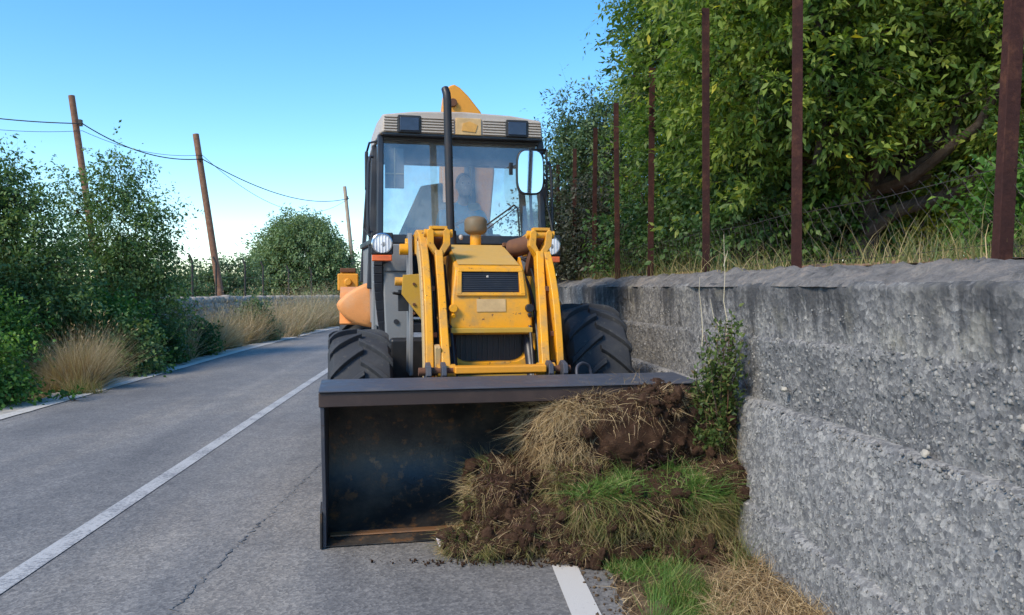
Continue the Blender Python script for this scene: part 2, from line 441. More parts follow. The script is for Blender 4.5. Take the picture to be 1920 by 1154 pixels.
mat_leaf('mulberry_leaf', [(0.0, (0.034, 0.073, 0.020)), (0.35, (0.090, 0.162, 0.031)), (0.70, (0.213, 0.286, 0.054)), (0.96, (0.370, 0.403, 0.090)), (1.0, (0.538, 0.470, 0.045))], 0.45)
mat_leaf('hedge_leaf', [(0.0, (0.027, 0.061, 0.024)), (0.6, (0.068, 0.135, 0.041)), (1.0, (0.149, 0.230, 0.061))], 0.35)
mat_leaf('olive_leaf', [(0.0, (0.054, 0.096, 0.050)), (0.6, (0.108, 0.174, 0.084)), (1.0, (0.204, 0.264, 0.120))], 0.3)
mat_leaf('dark_leaf', [(0.0, (0.052, 0.104, 0.040)), (0.6, (0.114, 0.195, 0.063)), (1.0, (0.222, 0.312, 0.084))], 0.25)
mat_leaf('vine_leaf', [(0.0, (0.035, 0.094, 0.022)), (0.6, (0.081, 0.188, 0.035)), (1.0, (0.200, 0.325, 0.062))], 0.35)
mat_leaf('pine_leaf', [(0.0, (0.115, 0.176, 0.088)), (0.6, (0.182, 0.263, 0.115)), (1.0, (0.270, 0.351, 0.162))], 0.25)
mat_leaf('shaded_thicket_leaf', [(0.0, (0.030, 0.030, 0.022)), (0.5, (0.045, 0.055, 0.030)), (1.0, (0.08, 0.07, 0.05))], 0.25)  # shade under the trees is put into this dark leaf colour
mat_leaf('yellow_leaf', [(0.0, (0.08, 0.14, 0.02)), (0.6, (0.22, 0.25, 0.03)), (1.0, (0.45, 0.40, 0.03))], 0.4)
mat_leaf('green_grass', [(0.0, (0.056, 0.125, 0.025)), (0.55, (0.106, 0.213, 0.044)), (0.85, (0.213, 0.288, 0.075)), (1.0, (0.425, 0.362, 0.150))], 0.3)
mat_leaf('mixed_grass', [(0.0, (0.069, 0.115, 0.029)), (0.4, (0.161, 0.172, 0.052)), (0.75, (0.299, 0.230, 0.103)), (1.0, (0.414, 0.322, 0.172))], 0.25)
mat_leaf('straw', [(0.0, (0.144, 0.090, 0.048)), (0.5, (0.348, 0.240, 0.126)), (1.0, (0.600, 0.456, 0.264))], 0.2)
mat_leaf('dry_grass', [(0.0, (0.22, 0.15, 0.075)), (0.5, (0.42, 0.31, 0.19)), (0.9, (0.58, 0.47, 0.33)), (1.0, (0.25, 0.24, 0.09))], 0.25)
mat_leaf('weed_leaf', [(0.0, (0.045, 0.080, 0.022)), (0.6, (0.090, 0.140, 0.036)), (0.9, (0.150, 0.180, 0.055)), (1.0, (0.20, 0.11, 0.06))], 0.3)
mat_leaf('dead_stem', [(0.0, (0.07, 0.035, 0.03)), (1.0, (0.20, 0.11, 0.09))], 0.1)

# ------------------------------------------------------------------ plant generators
def unit(a): return a / np.maximum(np.linalg.norm(a, axis=1, keepdims=True), 1e-9)
def leaf_arrays(P, A, size, wid, rng, fold=0.25):
    """one leaf per point: two quads folded along the midrib"""
    n = len(P); A = unit(A)
    ref = unit(rng.normal(size=(n, 3)) + np.array([0, 0, 1.2])); Sd = unit(np.cross(A, ref)); N = np.cross(Sd, A)
    L = size[:, None]; Wd = L * wid
    cu = (.05 + .25 * rng.random((n, 1))); b = P; t = P + A * L - N * L * cu; m = P + A * L * .5 - N * L * .02
    l = P + A * L * .42 + Sd * Wd + N * Wd * fold; r = P + A * L * .42 - Sd * Wd + N * Wd * fold
    V = np.stack([b, l, t, r, m], 1).reshape(-1, 3)
    k = np.arange(n)[:, None] * 5
    Q = np.concatenate([k + np.array([0, 4, 2, 1]), k + np.array([0, 3, 2, 4])], 0)
    return V, Q
def blade_arrays(P, D, length, width, bend, rng, seg=3):
    """curved grass blades / stalks from points P, start direction D"""
    n = len(P); D = unit(D)
    side = unit(np.cross(D, rng.normal(size=(n, 3)))); bd = unit(rng.normal(size=(n, 3)) * np.array([1, 1, .3]) + np.array([0, 0, -.6]))
    rows = []
    for i in range(seg + 1):
        f = i / seg
        c = P + D * (length * f)[:, None] + bd * (length * bend * f * f)[:, None]
        w = (width * (1 - f * .92))[:, None] * .5
        rows += [c - side * w, c + side * w]
    V = np.stack(rows, 1).reshape(-1, 3); k = np.arange(n)[:, None] * (2 * (seg + 1))
    Q = np.concatenate([k + np.array([2*i, 2*i+1, 2*i+3, 2*i+2]) for i in range(seg)], 0)
    return V, Q

def crown_points(blobs, n_cl, per, rng, shell=0.55, spread=0.16, flat=0.8):
    """leaf points gathered in sprays inside ellipsoid lobes"""
    vol = np.array([b[1][0] * b[1][1] * b[1][2] for b in blobs]) ** .75; vol /= vol.sum()
    idx = rng.choice(len(blobs), n_cl, p=vol)
    C = np.array([b[0] for b in blobs])[idx]; Rr = np.array([b[1] for b in blobs])[idx]
    d = unit(rng.normal(size=(n_cl, 3))); rad = shell + (1.06 - shell) * rng.random((n_cl, 1)) ** .7
    Q = C + d * Rr * rad
    out = unit(d * np.array([1, 1, .6]) + rng.normal(size=(n_cl, 3)) * .35 + np.array([0, 0, .15]))
    ln = spread * 2.6 * (.6 + .8 * rng.random((n_cl, 1)))
    tt = rng.random((n_cl * per, 1)) * 1.15 - .15
    sd = unit(np.cross(np.repeat(out, per, 0), rng.normal(size=(n_cl * per, 3))))
    bow = np.repeat(unit(rng.normal(size=(n_cl, 3)) + np.array([0, 0, -.8])) * ln * .3, per, 0)
    lr = np.repeat(ln, per, 0)
    P = np.repeat(Q, per, 0) + np.repeat(out, per, 0) * tt * lr + bow * tt * tt + sd * lr * .17 * rng.random((n_cl * per, 1))
    A = sd * .9 + np.repeat(out, per, 0) * .75 + rng.normal(size=(n_cl * per, 3)) * .4 + np.array([0, 0, -.35])
    ct = np.repeat(rng.random(n_cl), per)
    TW.append((Q - out * ln * .35, out, ln[:, 0] * 1.35, bow[::per] * 1.0))
    return P, A, ct, Q
TW = []

def trunk_mesh(mb, pts, r0, r1, n=9):
    k = len(pts); mb.tube(pts, [r0 + (r1 - r0) * i / (k - 1) for i in range(k)], n)
def wig(a, b, rng, n=5, amp=.1):
    a, b = Vector(a), Vector(b); L = (b - a).length
    return [a.lerp(b, i / n) + (Vector(rng.normal(size=3)) * amp * L * math.sin(math.pi * i / n)) for i in range(n + 1)]

def tree(name, base, blobs, label, cat, mat, n_cl, per, size, wid=.32, trunk_r=.12, seed=1, shell=.55, spread=.18, group=None, limbs=14, fork=None, trunk=True, sprigs=0, yellow=0.0):
    rng = np.random.default_rng(seed)
    root = empty(name, base, label=label, cat=cat, group=group)
    bl = [((Vector(c) - Vector(base)), r) for c, r in blobs]
    P, A, ct, Q = crown_points(bl, n_cl, per, rng, shell, spread)
    if sprigs:
        P2, A2, c2, Q2 = crown_points([(c, tuple(x * 1.15 for x in r)) for c, r in bl], sprigs, per // 3, rng, .95, spread * 1.2)
        P = np.concatenate([P, P2]); A = np.concatenate([A, A2]); ct = np.concatenate([ct, c2])
    tq = [np.concatenate([t_[i] for t_ in TW]) for i in range(3)]; TW.clear()
    Vt, Ft = blade_arrays(tq[0], tq[1], tq[2], np.full(len(tq[0]), size * .07), np.full(len(tq[0]), .1), rng, 2)
    np_mesh('twigs', Vt, quads=Ft, mat='bark', parent=root, kind='stuff')
    ok = P[:, 2] > .03; P, A, ct = P[ok], A[ok], ct[ok]
    sz = size * (.45 + .95 * rng.random(len(P)) ** 1.3)
    V, F = leaf_arrays(P, A, sz, wid, rng)
    lob = fbm(P, 1.6, 2) * .35; tint = np.clip(.5 * ct + .38 * rng.random(len(P)) + .06 + lob, 0, .96)
    if yellow: tint[rng.random(len(P)) < yellow] = 1
    cr_ = np_mesh('crown', V, quads=F, mat=mat, parent=root, tint=np.repeat(tint, 5), kind='stuff')
    mb = MB(); ft = Vector(fork) - Vector(base) if fork else Vector((0, 0, min(c[2] for c, r in bl) * .7))
    if trunk:
        pts = wig((0, 0, -.15), ft, rng, 6, .05)
        trunk_mesh(mb, pts, trunk_r, trunk_r * .7, 11)
        mb.build('trunk', 'bark', root, smooth=60)
    mb = MB()
    for i in range(limbs):
        q = Q[rng.integers(len(Q))]
        trunk_mesh(mb, wig(ft if trunk else (rng.normal() * .1, rng.normal() * .1, 0), q, rng, 5, .09), trunk_r * (.5 if trunk else .35), .008, 6)
    if limbs: mb.build('limbs', 'bark', root, smooth=60, kind='stuff')
    return root

def grass_patch(name, P, D, length, width, bend, mat, seed, label=None, cat=None, parent=None, kind='stuff', seg=3, tint=None):
    rng = np.random.default_rng(seed)
    V, Q = blade_arrays(P, D, length, width, bend, rng, seg)
    t = rng.random(len(P)) if tint is None else tint
    o = np_mesh(name, V, quads=Q, mat=mat, parent=parent, tint=np.repeat(t, 2 * (seg + 1)), kind=kind)
    if label: tag(o, label, cat)
    return o

def tuft(name, base, n, rad, h, mat, seed, label, cat, group=None, width=.007, heads=0):
    """one grass clump fanning out of its root"""
    rng = np.random.default_rng(seed)
    root = empty(name, base, label=label, cat=cat, group=group)
    a = rng.random(n) * 6.283; q = np.sqrt(rng.random(n)); m = 9
    cc = rng.normal(size=(m, 2)) * rad * .34; cl = rng.normal(size=(m, 2)) * .28; chh = .55 + .55 * rng.random(m); k = rng.integers(m, size=n)
    P = np.stack([np.cos(a) * q * rad * .30 + cc[k, 0], np.sin(a) * q * rad * .30 + cc[k, 1], np.zeros(n) - .03], 1)
    D = np.stack([np.cos(a) * q * rad / h * .5 + cl[k, 0] + cc[k, 0] / h * .5, np.sin(a) * q * rad / h * .5 + cl[k, 1] + cc[k, 1] / h * .5, np.ones(n)], 1) + rng.normal(size=(n, 3)) * .20
    fall = rng.random(n) < .12; D[fall] += rng.normal(size=(fall.sum(), 3)) * np.array([.9, .9, 0])
    h = h * chh[k]
    grass_patch('blades', P, D, h * (.45 + .6 * rng.random(n)), np.full(n, width), .12 + .35 * rng.random(n), mat, seed + 1, parent=root)
    if heads:
        k = rng.choice(n, heads); L = h[k] * (.8 + .35 * rng.random(heads))
        V, F = leaf_arrays(P[k] + unit(D[k]) * L[:, None], D[k] + rng.normal(size=(heads, 3)) * .3, np.full(heads, .07), .10, rng)
        np_mesh('seed_heads', V, quads=F, mat='straw', parent=root, tint=np.repeat(rng.random(heads) * .5 + .5, 5), kind='stuff')
    return root

# ------------------------------------------------------------------ the setting
def curve(y): return 0.0 if y < 18 else 0.75 * ((y - 18) / 18.8) ** 2
def strip(name, xa, xb, z, y0, y1, mat, step=1.0, kind='structure', parent=None, zf=None, wob=0.0, seed=3):
    rng = np.random.default_rng(seed)
    n = int((y1 - y0) / step) + 1; V = []; F = []
    for i in range(n + 1):
        y = y0 + (y1 - y0) * i / n; s = curve(y)
        V += [(xa + s + rng.normal() * wob, y, z), (xb + s + rng.normal() * wob, y, z)]
        if i: k = 2 * i; F.append((k - 2, k - 1, k + 1, k))
    return np_mesh(name, V, quads=F, mat=mat, parent=parent, kind=kind)

# one ground sheet to the horizon
def ground():
    xs = np.concatenate([np.linspace(-900, -60, 8), np.linspace(-40, -5.6, 60), np.linspace(-4, 30, 10), np.linspace(60, 900, 8)])
    ys = np.concatenate([np.linspace(-200, -20, 6), np.linspace(-10, 70, 120), np.linspace(90, 2500, 14)])
    X, Y = np.meshgrid(xs, ys, indexing='ij')
    P = np.stack([X.ravel(), Y.ravel(), np.zeros(X.size)], 1)
    d = np.clip((-5.75 - P[:, 0]) / 3.2, 0, 1)
    z = -.03 + d * d * (3 - 2 * d) * .42 + fbm(P, .8, 3) * .09 * (d > 0)
    P[:, 2] = np.where(np.abs(P[:, 0]) > 55, np.minimum(z, .35), z)
    P[:, 0] += np.array([curve(min(max(y, 0), 80)) for y in P[:, 1]]) * (np.abs(P[:, 0]) < 50)
    m, n = X.shape; i = np.arange(m * n).reshape(m, n)
    Q = np.stack([i[:-1, :-1], i[1:, :-1], i[1:, 1:], i[:-1, 1:]], -1).reshape(-1, 4)
    np_mesh('ground', P, quads=Q, mat='field_soil', smooth=True, kind='structure')
ground()
road = strip('road', -5.62, 1.9, 0.0, -25, 140, 'asphalt')
strip('centre_line', -2.33, -2.20, 0.005, -25, 110, 'line_paint', .5, parent=road)
strip('edge_line', 0.595, 0.735, 0.005, -25, 110, 'fresh_line_paint', .5, parent=road)
strip('roadside_dust_strip', -5.80, -5.42, 0.0055, -25, 110, 'edge_dust', .25, parent=road, wob=.04)
strip('left_edge_line', -5.44, -5.24, 0.010, -25, 110, 'edge_paint', .3, parent=road, wob=.008)
def crack():
    rng = np.random.default_rng(5); pts = [(300, 1175), (340, 1130), (400, 1070), (470, 1000), (530, 940), (575, 895), (612, 858), (640, 825)]
    P = [gnd(*p) for p in pts]; V = []; F = []; k = 0
    for a, b in zip(P[:-1], P[1:]):
        n = max(2, int((b - a).length / .025))
        for i in range(n):
            c = a.lerp(b, i / n); w = .002 + .011 * rng.random() ** 3; o = rng.normal() * .014
            V += [(c.x - w + o, c.y, .005), (c.x + w + o, c.y, .005)]
            if k: F.append((2*k-2, 2*k-1, 2*k+1, 2*k))
            k += 1
    np_mesh('road_crack', V, quads=F, mat='crack_tar', parent=road, kind='structure')
crack()

# ---- retaining wall of exposed-aggregate concrete, poured in lifts
WX = 1.80
def wall_shift(y): return curve(y)
wall = empty('retaining_wall', (WX, 0, 0), label='long grey exposed-aggregate concrete retaining wall along the right side of the road', cat='wall')
def batter(z): return -.15 * np.clip(1 - z / .885, 0, 1.1)
def lift(z0, z1, off, mat, seed, top_round=.03, tilt=0.0):
    ya = np.concatenate([np.arange(-3, 1.4, .1), np.arange(1.4, 8.5, .018), np.arange(8.5, 14, .06), np.arange(14, 62, .6)])
    nz_ = max(5, int((z1 - z0) / .018)); zz = np.linspace(z0, z1, nz_ + 1)
    Y, Z = np.meshgrid(ya, zz, indexing='ij')
    f = (Z - z0) / (z1 - z0)
    zt = Z + tilt * np.clip(Y, -3, 20) * f
    P = np.stack([np.full(Y.size, 0.0), Y.ravel(), zt.ravel()], 1)
    q = P + seed * 7.7
    dx = fbm(q, 3.0, 3) * .022 + fbm(q, 22, 3) * .012 + fbm(q, 55, 2) * .006
    edge = np.clip((f.ravel() - 1 + .08) / .08, 0, 1)
    P[:, 0] = off - dx + edge ** 2 * top_round + .02 * (1 - f.ravel()) + batter(P[:, 2])
    P[:, 2] += fbm(q, 4, 2) * .012 * (f.ravel() * (1 - f.ravel()) * 4 * 0 + edge)
    P[:, 0] += np.array([wall_shift(y) for y in P[:, 1]])
    m, n = Y.shape; i = np.arange(m * n).reshape(m, n)
    Q = np.stack([i[:-1, :-1], i[:-1, 1:], i[1:, 1:], i[1:, :-1]], -1).reshape(-1, 4)
    # back of the top edge: fold the lift's top in under the next one
    top = i[:, -1]; B = P[top] + np.array([.30, 0, .0]); k0 = len(P); P2 = np.concatenate([P, B]); kb = k0 + np.arange(len(top))
    Q2 = np.stack([top[:-1], kb[:-1], kb[1:], top[1:]], -1)
    return np_mesh('concrete_lift', P2, quads=np.concatenate([Q, Q2]), mat=mat, parent=wall, smooth=True)
lift(-.05, .33, -.036, 'concrete_low', 1, tilt=.004)
lift(.30, .885, -.018, 'concrete_low', 2)
lift(.86, 1.30, .030, 'concrete_mid', 3, tilt=-.008)
lift(1.20, 1.525, .027, 'concrete_top', 4, tilt=.009)
def lift_x(y, z, z0, z1, off, seed):
    P = np.stack([np.zeros(len(y)), y, z], 1) + seed * 7.7
    return off - (fbm(P, 3.0, 3) * .022 + fbm(P, 22, 3) * .012 + fbm(P, 55, 2) * .006) + .02 * (1 - (z - z0) / (z1 - z0)) + batter(z)
def aggregate():
    rng = np.random.default_rng(8); n = 26000
    y = 1.5 + (rng.random(n) ** 1.5) * 9; z = rng.random(n) * 1.40 + .03
    bv, bf = ico(1)
    sets = [(-.05, .33, -.036, 1), (.30, .885, -.018, 2), (.86, 1.30, .030, 3), (1.20, 1.525, .027, 4)]
    k = np.where(z < .335, 0, np.where(z < .885, 1, np.where(z < 1.285 - .008 * y, 2, 3)))
    keep = (k < 3) | (rng.random(n) < .2); y, z, k = y[keep], z[keep], k[keep]; n = len(y)
    x = np.zeros(n)
    for i, q in enumerate(sets): m = k == i; x[m] = lift_x(y[m], z[m], *q)
    s = (.003 + np.where(k == 2, .010, .006) * rng.random(n) ** 2.4)
    c = np.stack([x + s * .35, y, z], 1)
    sc = s[:, None] * (0.6 + .8 * rng.random((n, 3)))
    V = c[:, None, :] + bv[None] * sc[:, None, :] * (1 + .22 * rng.normal(size=(n, len(bv), 1)))
    Fc = bf[None] + (np.arange(n) * len(bv))[:, None, None]
    np_mesh('exposed_aggregate', V, tris=Fc.reshape(-1, 3), mat='aggregate', parent=wall, tint=np.repeat(rng.random(n), len(bv)), smooth=True, kind='stuff')
def ico(sub):
    bm = bmesh.new(); bmesh.ops.create_icosphere(bm, subdivisions=sub, radius=1)
    V = np.array([v.co for v in bm.verts]); F = np.array([[v.index for v in f.verts] for f in bm.faces]); bm.free(); return V, F
aggregate()
def rock(mb_seed, r, name, mat, parent, loc, sub=3, rough=.75, label=None):
    rng = np.random.default_rng(mb_seed); bm = bmesh.new(); bmesh.ops.create_icosphere(bm, subdivisions=sub, radius=1)
    V = np.array([v.co for v in bm.verts]); F = np.array([[v.index for v in f.verts] for f in bm.faces]); bm.free()
    V = V * (1 + fbm(V + mb_seed * 3.1, 1.3, 3)[:, None] * rough) * np.array(r)
    o = np_mesh(name, V, tris=F, mat=mat, parent=parent, smooth=True); o.location = loc
    if label: o['label'] = label
    return o
for k, (px, py, s) in enumerate([(1723, 851, .020), (1462, 731, .020), (1910, 806, .018), (1530, 884, .012)]):
    p = onX(px, py, WX - .02)
    rock(20 + k, (s * .7, s * 1.05, s * .7), 'embedded_stone', 'white_stone', wall, (p.x - WX + .022 + float(batter(p.z)), p.y, p.z))
# rough mortar shoulder on top of the wall, carrying the fence
def cap():
    ya = np.concatenate([np.arange(-3, 1.2, .1), np.arange(1.2, 9, .03), np.arange(9, 62, .3)]); u = np.linspace(0, 1, 18)
    Y, U = np.meshgrid(ya, u, indexing='ij'); Y, U = Y.ravel(), U.ravel()
    Zt = 1.525 + .009 * np.clip(Y, -3, 20) * 1.0
    prof_x = .03 + .36 * U; prof_z = Zt - .02 + .105 * np.sin(np.clip(U * 1.25, 0, 1) * math.pi / 2) ** .8
    P = np.stack([prof_x, Y, prof_z], 1)
    w = np.sin(np.clip(U, 0, 1) * math.pi * .9 + .1)
    P[:, 0] -= fbm(P + 50, 2.2, 4) * .05 * (1 - U); P[:, 2] += fbm(P + 31, 4.0, 4) * .055 * w + fbm(P + 11, 16, 3) * .035 * w; P[:, 0] += fbm(P + 71, 14, 3) * .03 * (U > .02)
    P[:, 0] += np.array([wall_shift(y) for y in Y])
    m, n = len(ya), len(u); i = np.arange(m * n).reshape(m, n)
    Q = np.stack([i[:-1, :-1], i[:-1, 1:], i[1:, 1:], i[1:, :-1]], -1).reshape(-1, 4)
    np_mesh('mortar_cap', P, quads=Q, mat='mortar_cap', parent=wall, smooth=True)
cap()
def terrace():
    xs = np.concatenate([np.linspace(2.12, 9, 60), np.linspace(10, 80, 14)]); ys = np.concatenate([np.arange(-4, 20, .12), np.arange(20, 90, 1.5)])
    X, Y = np.meshgrid(xs, ys, indexing='ij'); P = np.stack([X.ravel(), Y.ravel(), np.zeros(X.size)], 1)
    t = np.clip((P[:, 0] - 2.12) / .3, 0, 1)
    P[:, 2] = 1.61 + .009 * np.clip(P[:, 1], -3, 20) + t * .03 + fbm(P, 1.5, 4) * .06 * t + np.clip(P[:, 0] - 3.0, 0, 6) * .06
    P[:, 0] += np.array([wall_shift(min(y, 80)) for y in P[:, 1]])
    m, n = X.shape; i = np.arange(m * n).reshape(m, n)
    Q = np.stack([i[:-1, :-1], i[1:, :-1], i[1:, 1:], i[:-1, 1:]], -1).reshape(-1, 4)
    np_mesh('terrace_ground', P, quads=Q, mat='red_soil', smooth=True, kind='structure')
terrace()
def terr_z(x, y): return 1.64 + .009 * min(max(y, -3), 20) + max(0, min(x - 3.0, 6)) * .06
# raised verge between road and wall, being scraped off
def verge():
    xs = np.linspace(.80, 1.86, 64); ys = np.concatenate([np.arange(-3, 2.5, .06), np.arange(2.5, 6, .016), np.arange(6, 8, .05), np.arange(8, 40, .5)])
    X, Y = np.meshgrid(xs, ys, indexing='ij'); P = np.stack([X.ravel(), Y.ravel(), np.zeros(X.size)], 1)
    e = .80 + .08 * fbm(np.stack([P[:, 1] * 0, P[:, 1], P[:, 1] * 0], 1), 1.6, 3) + np.where(P[:, 1] > 7, .1, 0)
    t = np.clip((P[:, 0] - e) / .22, 0, 1); t = t * t * (3 - 2 * t)
    near = np.clip((5.2 - P[:, 1]) / .5, 0, 1)
    hgt = .195 * (1 - near) + .045 * near
    P[:, 2] = -.012 + t * hgt + np.clip((P[:, 0] - 1.45) / .4, 0, 1) * .10 + fbm(P, 6, 4) * .035 * t + fbm(P + 5, 28, 3) * .022 * t
    P[:, 0] += np.array([curve(y) for y in P[:, 1]])
    m, n = X.shape; i = np.arange(m * n).reshape(m, n)
    Q = np.stack([i[:-1, :-1], i[1:, :-1], i[1:, 1:], i[:-1, 1:]], -1).reshape(-1, 4)
    np_mesh('roadside_verge', P, quads=Q, mat='verge_soil', smooth=True, kind='structure')
verge()

# ---- rusty post-and-mesh fence on the wall
FX = 2.10
fence = empty('wire_fence', (FX, 0, 1.6), label='tall fence of rusty steel posts and chain link on top of the concrete wall', cat='fence')
PY = [1.02, 2.75, 4.46, 6.06, 7.73, 9.2, 10.7, 12.3, 14.0, 15.7, 17.4]
def post():
    mb = MB(); mb.box((0, -.02, .96), (.062, .007, 2.32)); mb.box((0, .0135, .96), (.007, .06, 2.32))
    return mb
pm = None
for k, y in enumerate(PY):
    if pm is None:
        o = post().build('post', 'sunlit_post_rust', fence, bevel=.0015); pm = o
    else:
        o = pm.copy(); link(o, fence)
    o.location = (curve(y), y, 0.0 + .009 * y); o.rotation_euler = (R([0, 0, -.6, .3, .2, -.4, .5, -.3, .3, 0, .4][k]), R([0, 2.6, .1, -.5, .3, -.6, .4, .2, -.3, .5, 0][k]), R(8 * math.sin(k * 2.3)))
def chain():
    """one bay of chain link: zig-zag wires woven in diamonds"""
    mb = MB(); w = 1.68; h = .33; d = .055; nx = int(w / d)
    for i in range(nx + 1):
        pts = []
        for j in range(int(h / d) + 1):
            x = i * d + (d if ((j + i) % 2) else 0)
            pts.append((.006 * (1 if j % 2 else -1), x, .03 + j * d + .012 * math.sin(i * .4)))
        mb.tube(pts, .0013, 3, cap=False)
    for z in (.04, .33):
        mb.tube([(0, 0, z), (0, w / 2, z - .015), (0, w, z)], .002, 4)
    return mb
cm = None
for k in range(len(PY) - 1):
    if k > 6: break
    if cm is None: o = chain().build('chain_link', 'steel_wire', fence, smooth=0, kind='stuff'); cm = o
    else: o = cm.copy(); link(o, fence); o['kind'] = 'stuff'
    o.location = (.035, PY[k], .03 + .009 * PY[k]); o.scale = (1, (PY[k+1] - PY[k]) / 1.70, 1)

# ---- trees behind the fence
def bl(px, py, Z, rx, ry, rz): return (tuple(dep(px, py, Z)), (rx, ry, rz))
tb = dep(1615, 470, 7.3); tb.z = terr_z(tb.x, tb.y)
fork_ = dep(1632, 360, 7.3)
mul = tree('mulberry_tree', tb, [bl(1640, 110, 7.8, 1.4, 1.3, .85), bl(1480, 90, 7.0, .9, .9, .9), bl(1800, 40, 7.2, 1.3, 1.2, .9), bl(1560, -80, 7.2, 1.5, 1.4, 1.0), bl(1400, 180, 7.8, .8, .9, .8),
     bl(1540, 235, 6.9, .42, .45, .36), bl(1680, 275, 6.8, .38, .4, .20), bl(1880, 190, 6.7, .42, .5, .42), bl(1910, 120, 6.4, .6, .7, .7), bl(1400, 350, 7.4, .35, .5, .35), bl(1585, 215, 6.8, .3, .35, .35), bl(1760, 190, 7.2, .45, .5, .32)],
     'broad leafy mulberry-like tree with a dark leaning trunk behind the nearest fence posts', 'tree', 'mulberry_leaf', 2700, 36, .080, .21, .13, 11, .5, .16, limbs=26, fork=tuple(fork_), sprigs=160, yellow=.012)
mb = MB()
low = [dep(*p) for p in [(1622, 440, 7.25), (1680, 395, 7.15), (1740, 378, 7.05), (1800, 358, 6.95), (1835, 325, 6.85), (1860, 270, 6.8)]]
trunk_mesh(mb, [p - tb for p in low], .075, .038, 9)
trunk_mesh(mb, [dep(*p) - tb for p in [(1640, 350, 7.3), (1690, 355, 7.2), (1740, 330, 7.1), (1745, 270, 7.1)]], .06, .02, 8)
trunk_mesh(mb, [dep(*p) - tb for p in [(1625, 370, 7.3), (1560, 330, 7.4), (1500, 300, 7.3), (1440, 285, 7.3)]], .055, .015, 8)
mb.build('bough', 'bark', mul, smooth=60)

t2 = dep(1290, 500, 10.5); t2.z = terr_z(t2.x, t2.y)
tree('orchard_tree', t2, [bl(1320, 150, 10.5, .9, 1.3, 1.2), bl(1275, 50, 10.5, .6, 1.0, .9), bl(1400, 60, 10.2, 1.2, 1.4, 1.3), bl(1290, 290, 10.6, .7, 1.0, .9), bl(1360, 330, 10.3, .9, 1.0, .8), bl(1270, -50, 10.5, .7, .9, .6), bl(1225, 20, 10.5, .26, .4, .5), bl(1240, 140, 10.5, .26, .4, .4)],
     'tall pale green tree rising behind the middle fence posts, beside the open sky', 'tree', 'mulberry_leaf', 1900, 34, .082, .20, .16, 12, .5, .19, limbs=20, sprigs=170, yellow=.006)
t3 = dep(1120, 505, 14.5); t3.z = terr_z(t3.x, t3.y)
tree('slender_tree', t3, [bl(1090, 330, 14.5, .50, .6, 1.0), bl(1140, 310, 14.6, .55, .6, 1.0), bl(1062, 235, 14.5, .14, .2, .65), bl(1115, 220, 14.6, .16, .2, .55), bl(1155, 215, 14.5, .2, .2, .55), bl(1190, 250, 14.4, .35, .5, .8), bl(1110, 420, 14.5, .8, .8, .7), bl(1045, 320, 14.5, .16, .3, .55)],
     'thin upright grey-green tree with wispy tops behind the farthest fence posts', 'tree', 'olive_leaf', 1900, 24, .085, .18, .10, 13, .25, .17, limbs=22, sprigs=260)
t4 = dep(1500, 480, 9.6); t4.z = terr_z(t4.x, t4.y)
tree('dense_tree', t4, [bl(1480, 300, 10.5, 1.4, 1.3, 1.2), bl(1420, 150, 10.5, 1.3, 1.3, 1.2), bl(1560, 150, 11, 1.6, 1.4, 1.4), bl(1460, 420, 10.0, 1.0, 1.0, .6), bl(1600, 330, 11, 1.3, 1.2, .8)],
     'dense dark green tree filling the gap behind the leaning trunk', 'tree', 'hedge_leaf', 2000, 24, .11, .28, .14, 14, .3, .24, limbs=12)
t5 = dep(1900, 470, 8.6); t5.z = terr_z(t5.x, t5.y)
tree('dense_tree', t5, [bl(1850, 200, 9.5, 1.5, 1.4, 1.4), bl(2010, 230, 9.2, 1.2, 1.0, 1.2), bl(1760, 120, 10, 1.6, 1.3, 1.3), bl(1950, 60, 8.8, 1.2, 1.2, 1.0)],
     'dense green tree behind the nearest rusty post at the right edge', 'tree', 'mulberry_leaf', 1700, 28, .10, .22, .14, 15, .4, .22, limbs=12, yellow=.01)
# undergrowth along the fence; dark leaf colours carry the shade below the crowns
US = [(1080, 430, 13.2, 1.0, .8, .75, 'shaded_thicket_leaf', 'brown twiggy thicket behind the far end of the fence'),
      (1170, 420, 12.0, 1.0, .8, .85, 'shaded_thicket_leaf', 'dark brown-green thicket behind the fourth fence post from the right'),
      (1265, 430, 10.0, .8, .7, .7, 'hedge_leaf', 'dark green shrub between the third and fourth fence posts'),
      (1370, 420, 9.0, .8, .7, .65, 'hedge_leaf', 'dark shrub low behind the third fence post from the right'),
      (1440, 400, 7.6, .55, .5, .6, 'hedge_leaf', 'green shrub just left of the second fence post'),
      (1545, 420, 7.8, .55, .5, .45, 'vine_leaf', 'bright green shrub at the left foot of the leaning trunk'),
      (1790, 410, 9.2, 1.0, .7, .50, 'yellow_leaf', 'pale yellow-green bush under the low bough'),
      (1720, 425, 7.6, .28, .28, .26, 'yellow_leaf', 'small yellow-flowering bush beneath the low bough'),
      (1915, 455, 6.0, .2, .3, .26, 'vine_leaf', 'bright green weed clump right of the nearest fence post')]
for k, (px, py, Z, rx, ry, rz, m_, lab) in enumerate(US):
    c = dep(px, py, Z); b_ = Vector((c.x, c.y, terr_z(c.x, c.y)))
    tree('undergrowth_shrub', b_, [(tuple(c), (rx, ry, rz)), ((c.x - rx * .5, c.y, b_.z + .25), (rx * .7, ry, .35)), ((c.x + rx * .5, c.y + .1, b_.z + .3), (rx * .7, ry, .4))], lab, 'shrub', m_,
         int(620 * max(.4, rx)), 22, .07, .28, .05, 40 + k, .2, .14, group='undergrowth behind the fence', limbs=14, trunk=False, sprigs=40)
